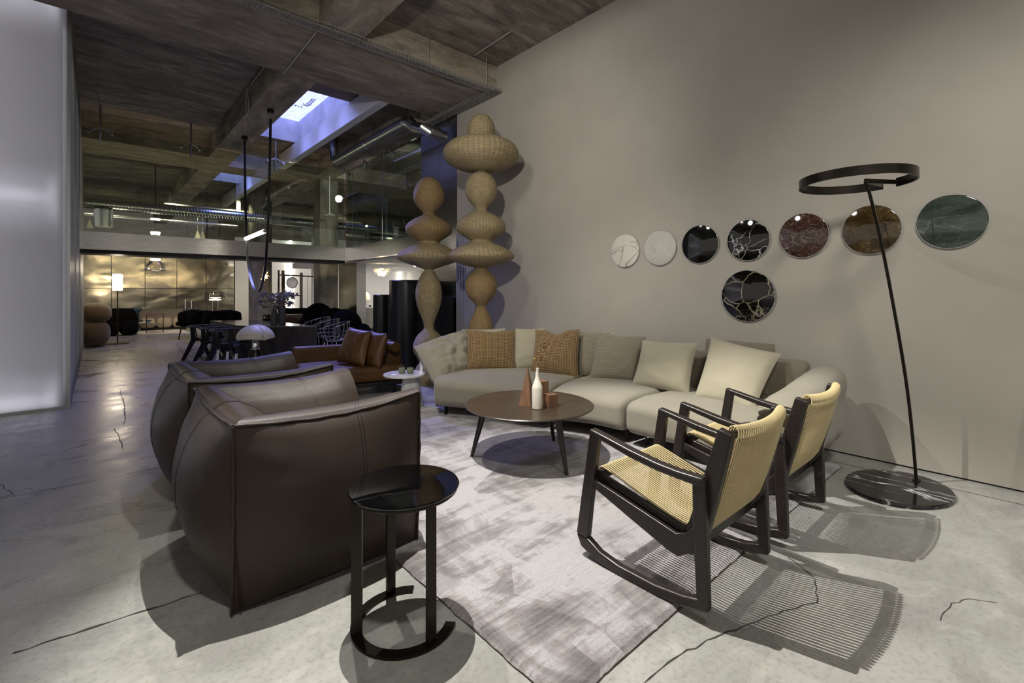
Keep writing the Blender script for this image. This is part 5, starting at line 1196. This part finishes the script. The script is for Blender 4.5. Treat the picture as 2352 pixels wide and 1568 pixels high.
# frame with ropes and round mirrors, seen between the columns
def fr(x, y, t_=15.2): return Tp(x, y, t_)
t = thing('rope_frame_stand', 'tall dark wooden frame stand strung with ropes and a round mirror, beyond the dining table', 'stand', fr(680, 720).xy.to_3d())
for (a, b, w_) in (((640, 620), (640, 733), .05), ((650, 621), (650, 733), .07), ((692, 626), (692, 733), .07)): p_, q_ = fr(*a), fr(*b); MB().bar((p_.x, p_.y, .0), p_, w_, w_).build('post', M['wenge'], t)
for a, b in (((640, 631), (722, 635)), ((640, 676), (695, 679)), ((650, 708), (722, 710))): MB().bar(fr(*a), fr(*b), .05, .04).build('cross_rail', M['wenge'], t)
for x in (654, 671, 689, 707): MB().tube([fr(x, 632), fr(x, 708)], .008, 5).build('rope', M['stalk'], t)
c = fr(671, 649, 15.1); m = MB().lathe([(.145, 0), (.165, 0), (.165, .02), (.145, .02)], (0, 0, 0), 36, cap=False); m2 = MB().lathe([(0, .005), (.148, .005), (.148, .012), (0, .012)], (0, 0, 0), 36)
for mm in (m, m2): mm.v = [c+U*v.x+Vector((0, 0, v.y*1.12))-V*v.z for v in mm.v]
m.build('mirror_frame', M['blackmat'], t); m2.build('mirror_painted_pale', M['mirror'], t)
def lounge(p, rz, label):
    t = thing('wooden_lounge_chair', label, 'chair', p, rz, 'wooden lounge chairs beyond the dining table')
    for a in (-1, 1):
        for b in (-1, 1): MB().bar((a*.30, b*.26, 0), (a*.27, b*.22, .55), .035, .035).build('leg', M['wenge'], t, local=True)
        MB().bar((a*.29, -.32, .56), (a*.29, .30, .60), .05, .03).build('armrest', M['wenge'], t, local=True)
    soft(MB(), (0, 0, .40), (.52, .52, .10), .04).build('seat', M['greyfab'], t, local=True, ang=70); MB().box((0, .26, .72), (.54, .04, .26), 0, -.2).build('backrest', M['velvet'], t, local=True)
    return t
l1 = lounge(fr(672, 735, 14.6).xy.to_3d(), FZ+PI, 'wooden lounge chair with grey seat behind the straight vase')
copy_tree(l1, None, fr(718, 735, 14.9).xy.to_3d(), FZ+PI/2+.4, 'wooden lounge chair half hidden by the concrete column')
o = soft(MB(), Tp(682, 735, 13.6).xy.to_3d()+Vector((0, 0, .35)), (.85, .45, .70), .03, FZ, None, 3).build('carved_chest', M['burl'], None, org=Tp(682, 735, 13.6).xy.to_3d()); tag(o, 'brown burl wood chest behind the vases on the dining table', 'chest')
c = Tp(617, 731, 11.8); c.z = 0; t = thing('black_plant_sculpture', 'small glossy black object standing beyond the dining table, left of the vases', 'ornament', c)
MB().lathe([(.10, 0), (.06, .3), (.03, .62)], c, 16).build('stand', M['blackmat'], t); blobm(c+Vector((0, 0, .68)), (.13, .12, .10), (14, 10), 3, .3).build('head', M['gloss'], t, weld=.002)
# vertical light tubes
def vtube(px, y0, y1, t_, label, r_=.035):
    a, b = Tp(px, y1, t_), Tp(px, y0, t_); a.z = max(a.z, .02); o = thing('vertical_light_tube', label, 'light', a, 0, 'vertical light tubes on the white walls')
    MB().tube([a, b], r_, 12).build('tube', M['e_white'], o); MB().tube([a-Vector((0, 0, .03)), a], r_*1.15, 12).build('end_cap', M['alu'], o)
q = Yp(667, 600, 21.9); tq = SA*q.x+CA*q.y; vtube(667, 552, 720, tq, 'tall vertical light tube on the far white wall between the two columns', .06)
q = Yp(920, 640, 16.5); tq = SA*q.x+CA*q.y; vtube(920, 619, 720, tq, 'vertical light tube on the white wall above the black cylinder cabinet', .03)
# white room: artichoke pendant, cone lamp, grey sofa, table, chair
q = Tp(877, 625, 13.0); t = thing('layered_pendant', 'glowing pendant of overlapping metal leaves under the white ceiling', 'pendant light', q)
for k, (rr, z) in enumerate(((.235, .06), (.21, .015), (.17, -.03), (.125, -.075), (.08, -.115))):
    n = 12 if k < 3 else 8
    for i in range(n):
        a = 2*PI*(i+.5*(k % 2))/n; c_ = Vector((math.cos(a), math.sin(a), 0)); s = Vector((-c_.y, c_.x, 0)); w_ = rr*.30
        vs = [q+c_*rr*.55-s*w_+Vector((0, 0, z+.03)), q+c_*rr*.55+s*w_+Vector((0, 0, z+.03)), q+c_*rr+s*w_+Vector((0, 0, z-.005)), q+c_*rr-s*w_+Vector((0, 0, z-.005))]
        MB().add(vs+[v+Vector((0, 0, .004)) for v in vs], [(0, 1, 2, 3), (7, 6, 5, 4), (0, 4, 5, 1), (1, 5, 6, 2), (2, 6, 7, 3), (3, 7, 4, 0)]).build('metal_leaf', M['e_art'] if (i+k) % 3 else M['burl'], t)
blobm(q, (.12, .12, .11), (12, 8)).build('core', M['e_warm'], t, weld=.002); MB().tube([q+Vector((0, 0, .05)), (q.x, q.y, 2.13)], .008, 5).build('cord', M['alu'], t)
p = Tp(856, 752, 14.4); p.z = .12; t = thing('grey_sofa', 'grey upholstered sofa seen from behind in the white room', 'sofa', p)
soft(MB(), p+Vector((0, 0, .44)), (.86, .72, .64), .07, FZ).build('body', M['greyfab'], t, ang=60); MB().box(p+Vector((0, 0, .06)), (.8, .68, .10), FZ).build('base', M['blackmat'], t)
q = p-U*.22+V*.80; q.z = .12; t = thing('sculptural_table_lamp', 'table lamp with a pale glass dome on slanted white blocks above the grey sofa', 'lamp', q)
MB().lathe([(.30, 0), (.05, .03), (.05, .68), (.35, .70), (.35, .72), (0, .72)], q, 24).build('stand', M['white'], t)
MB().add([q+U*a+V*b+Vector((0, 0, z)) for a, b, z in ((-.18, -.06, .72), (.12, -.06, .72), (-.02, -.06, 1.02), (-.06, -.06, 1.02), (-.18, .06, .72), (.12, .06, .72), (-.02, .06, 1.02), (-.06, .06, 1.02))], [(0, 1, 2, 3), (7, 6, 5, 4), (0, 4, 5, 1), (1, 5, 6, 2), (2, 6, 7, 3), (3, 7, 4, 0)]).build('slanted_block', M['white'], t)
MB().lathe([(.17, .98), (.165, 1.10), (.12, 1.20), (.03, 1.24), (0, 1.24)], q-U*.03, 24).build('glass_dome', M['opal'], t); blobm(q-U*.03+Vector((0, 0, 1.12)), (.06, .06, .06), (10, 8)).build('bulb', M['e_warm'], t, weld=.002); MB().tube([q-U*.03+Vector((0, 0, 1.24)), q-U*.03+Vector((0, 0, 1.30))], .03, 8).build('finial', M['blackmat'], t)
MB().box(q+U*.14+Vector((0, 0, .76)), (.07, .07, .08), FZ).build('black_block', M['blackmat'], t)
p = Tp(878, 752, 13.2); p.z = .12; lowtable(p, .45, .35, .46, 'thin legged white side table in front of the grey sofa', 'side table', grp=None)
p = Tp(899, 750, 14.5); p.z = .12; t = thing('grey_shell_chair', 'grey upholstered shell chair beside the grey sofa', 'chair', p)
blobm(p+V*.12+Vector((0, 0, .68)), (.24, .08, .22), (16, 10)).build('backrest', M['greyfab'], t, weld=.002); blobm(p+Vector((0, 0, .42)), (.24, .24, .07), (16, 10)).build('seat', M['greyfab'], t, weld=.002)
for a in (-1, 1):
    for b in (-1, 1): MB().tube([p+U*(a*.12)+V*(b*.12)+Vector((0, 0, .4)), p+U*(a*.2)+V*(b*.2)], .011, 5).build('leg', M['blackmat'], t)
o = soft(MB(), Tp(902, 748, 13.3).xy.to_3d()+Vector((0, 0, .28)), (.26, .26, .30), .04, FZ).build('black_pouf', M['velvet'], None, org=Tp(902, 748, 13.3).xy.to_3d()+Vector((0, 0, .12))); tag(o, 'small black pouf next to the grey shell chair', 'pouf')
p = Tp(896, 790, 10.6).xy.to_3d(); t = thing('tube_lounge_chair', 'chrome tube chair with white seat behind the chaise bolster', 'chair', p)
for s in (-.25, .25): MB().tube(spline([p+U*s-V*.3+Vector((0, 0, .02)), p+U*s+V*.3+Vector((0, 0, .02)), p+U*s+V*.36+Vector((0, 0, .2)), p+U*s+V*.25+Vector((0, 0, .48)), p+U*s-V*.3+Vector((0, 0, .40)), p+U*s-V*.34+Vector((0, 0, .2)), p+U*s-V*.3+Vector((0, 0, .02))], 5), .012, 6).build('tube_frame', M['chrome'], t)
MB().box(p+Vector((0, 0, .30)), (.5, .5, .05), FZ).build('seat', M['white'], t); MB().box(p+V*.27+Vector((0, 0, .42)), (.5, .05, .16), FZ).build('backrest', M['white'], t)
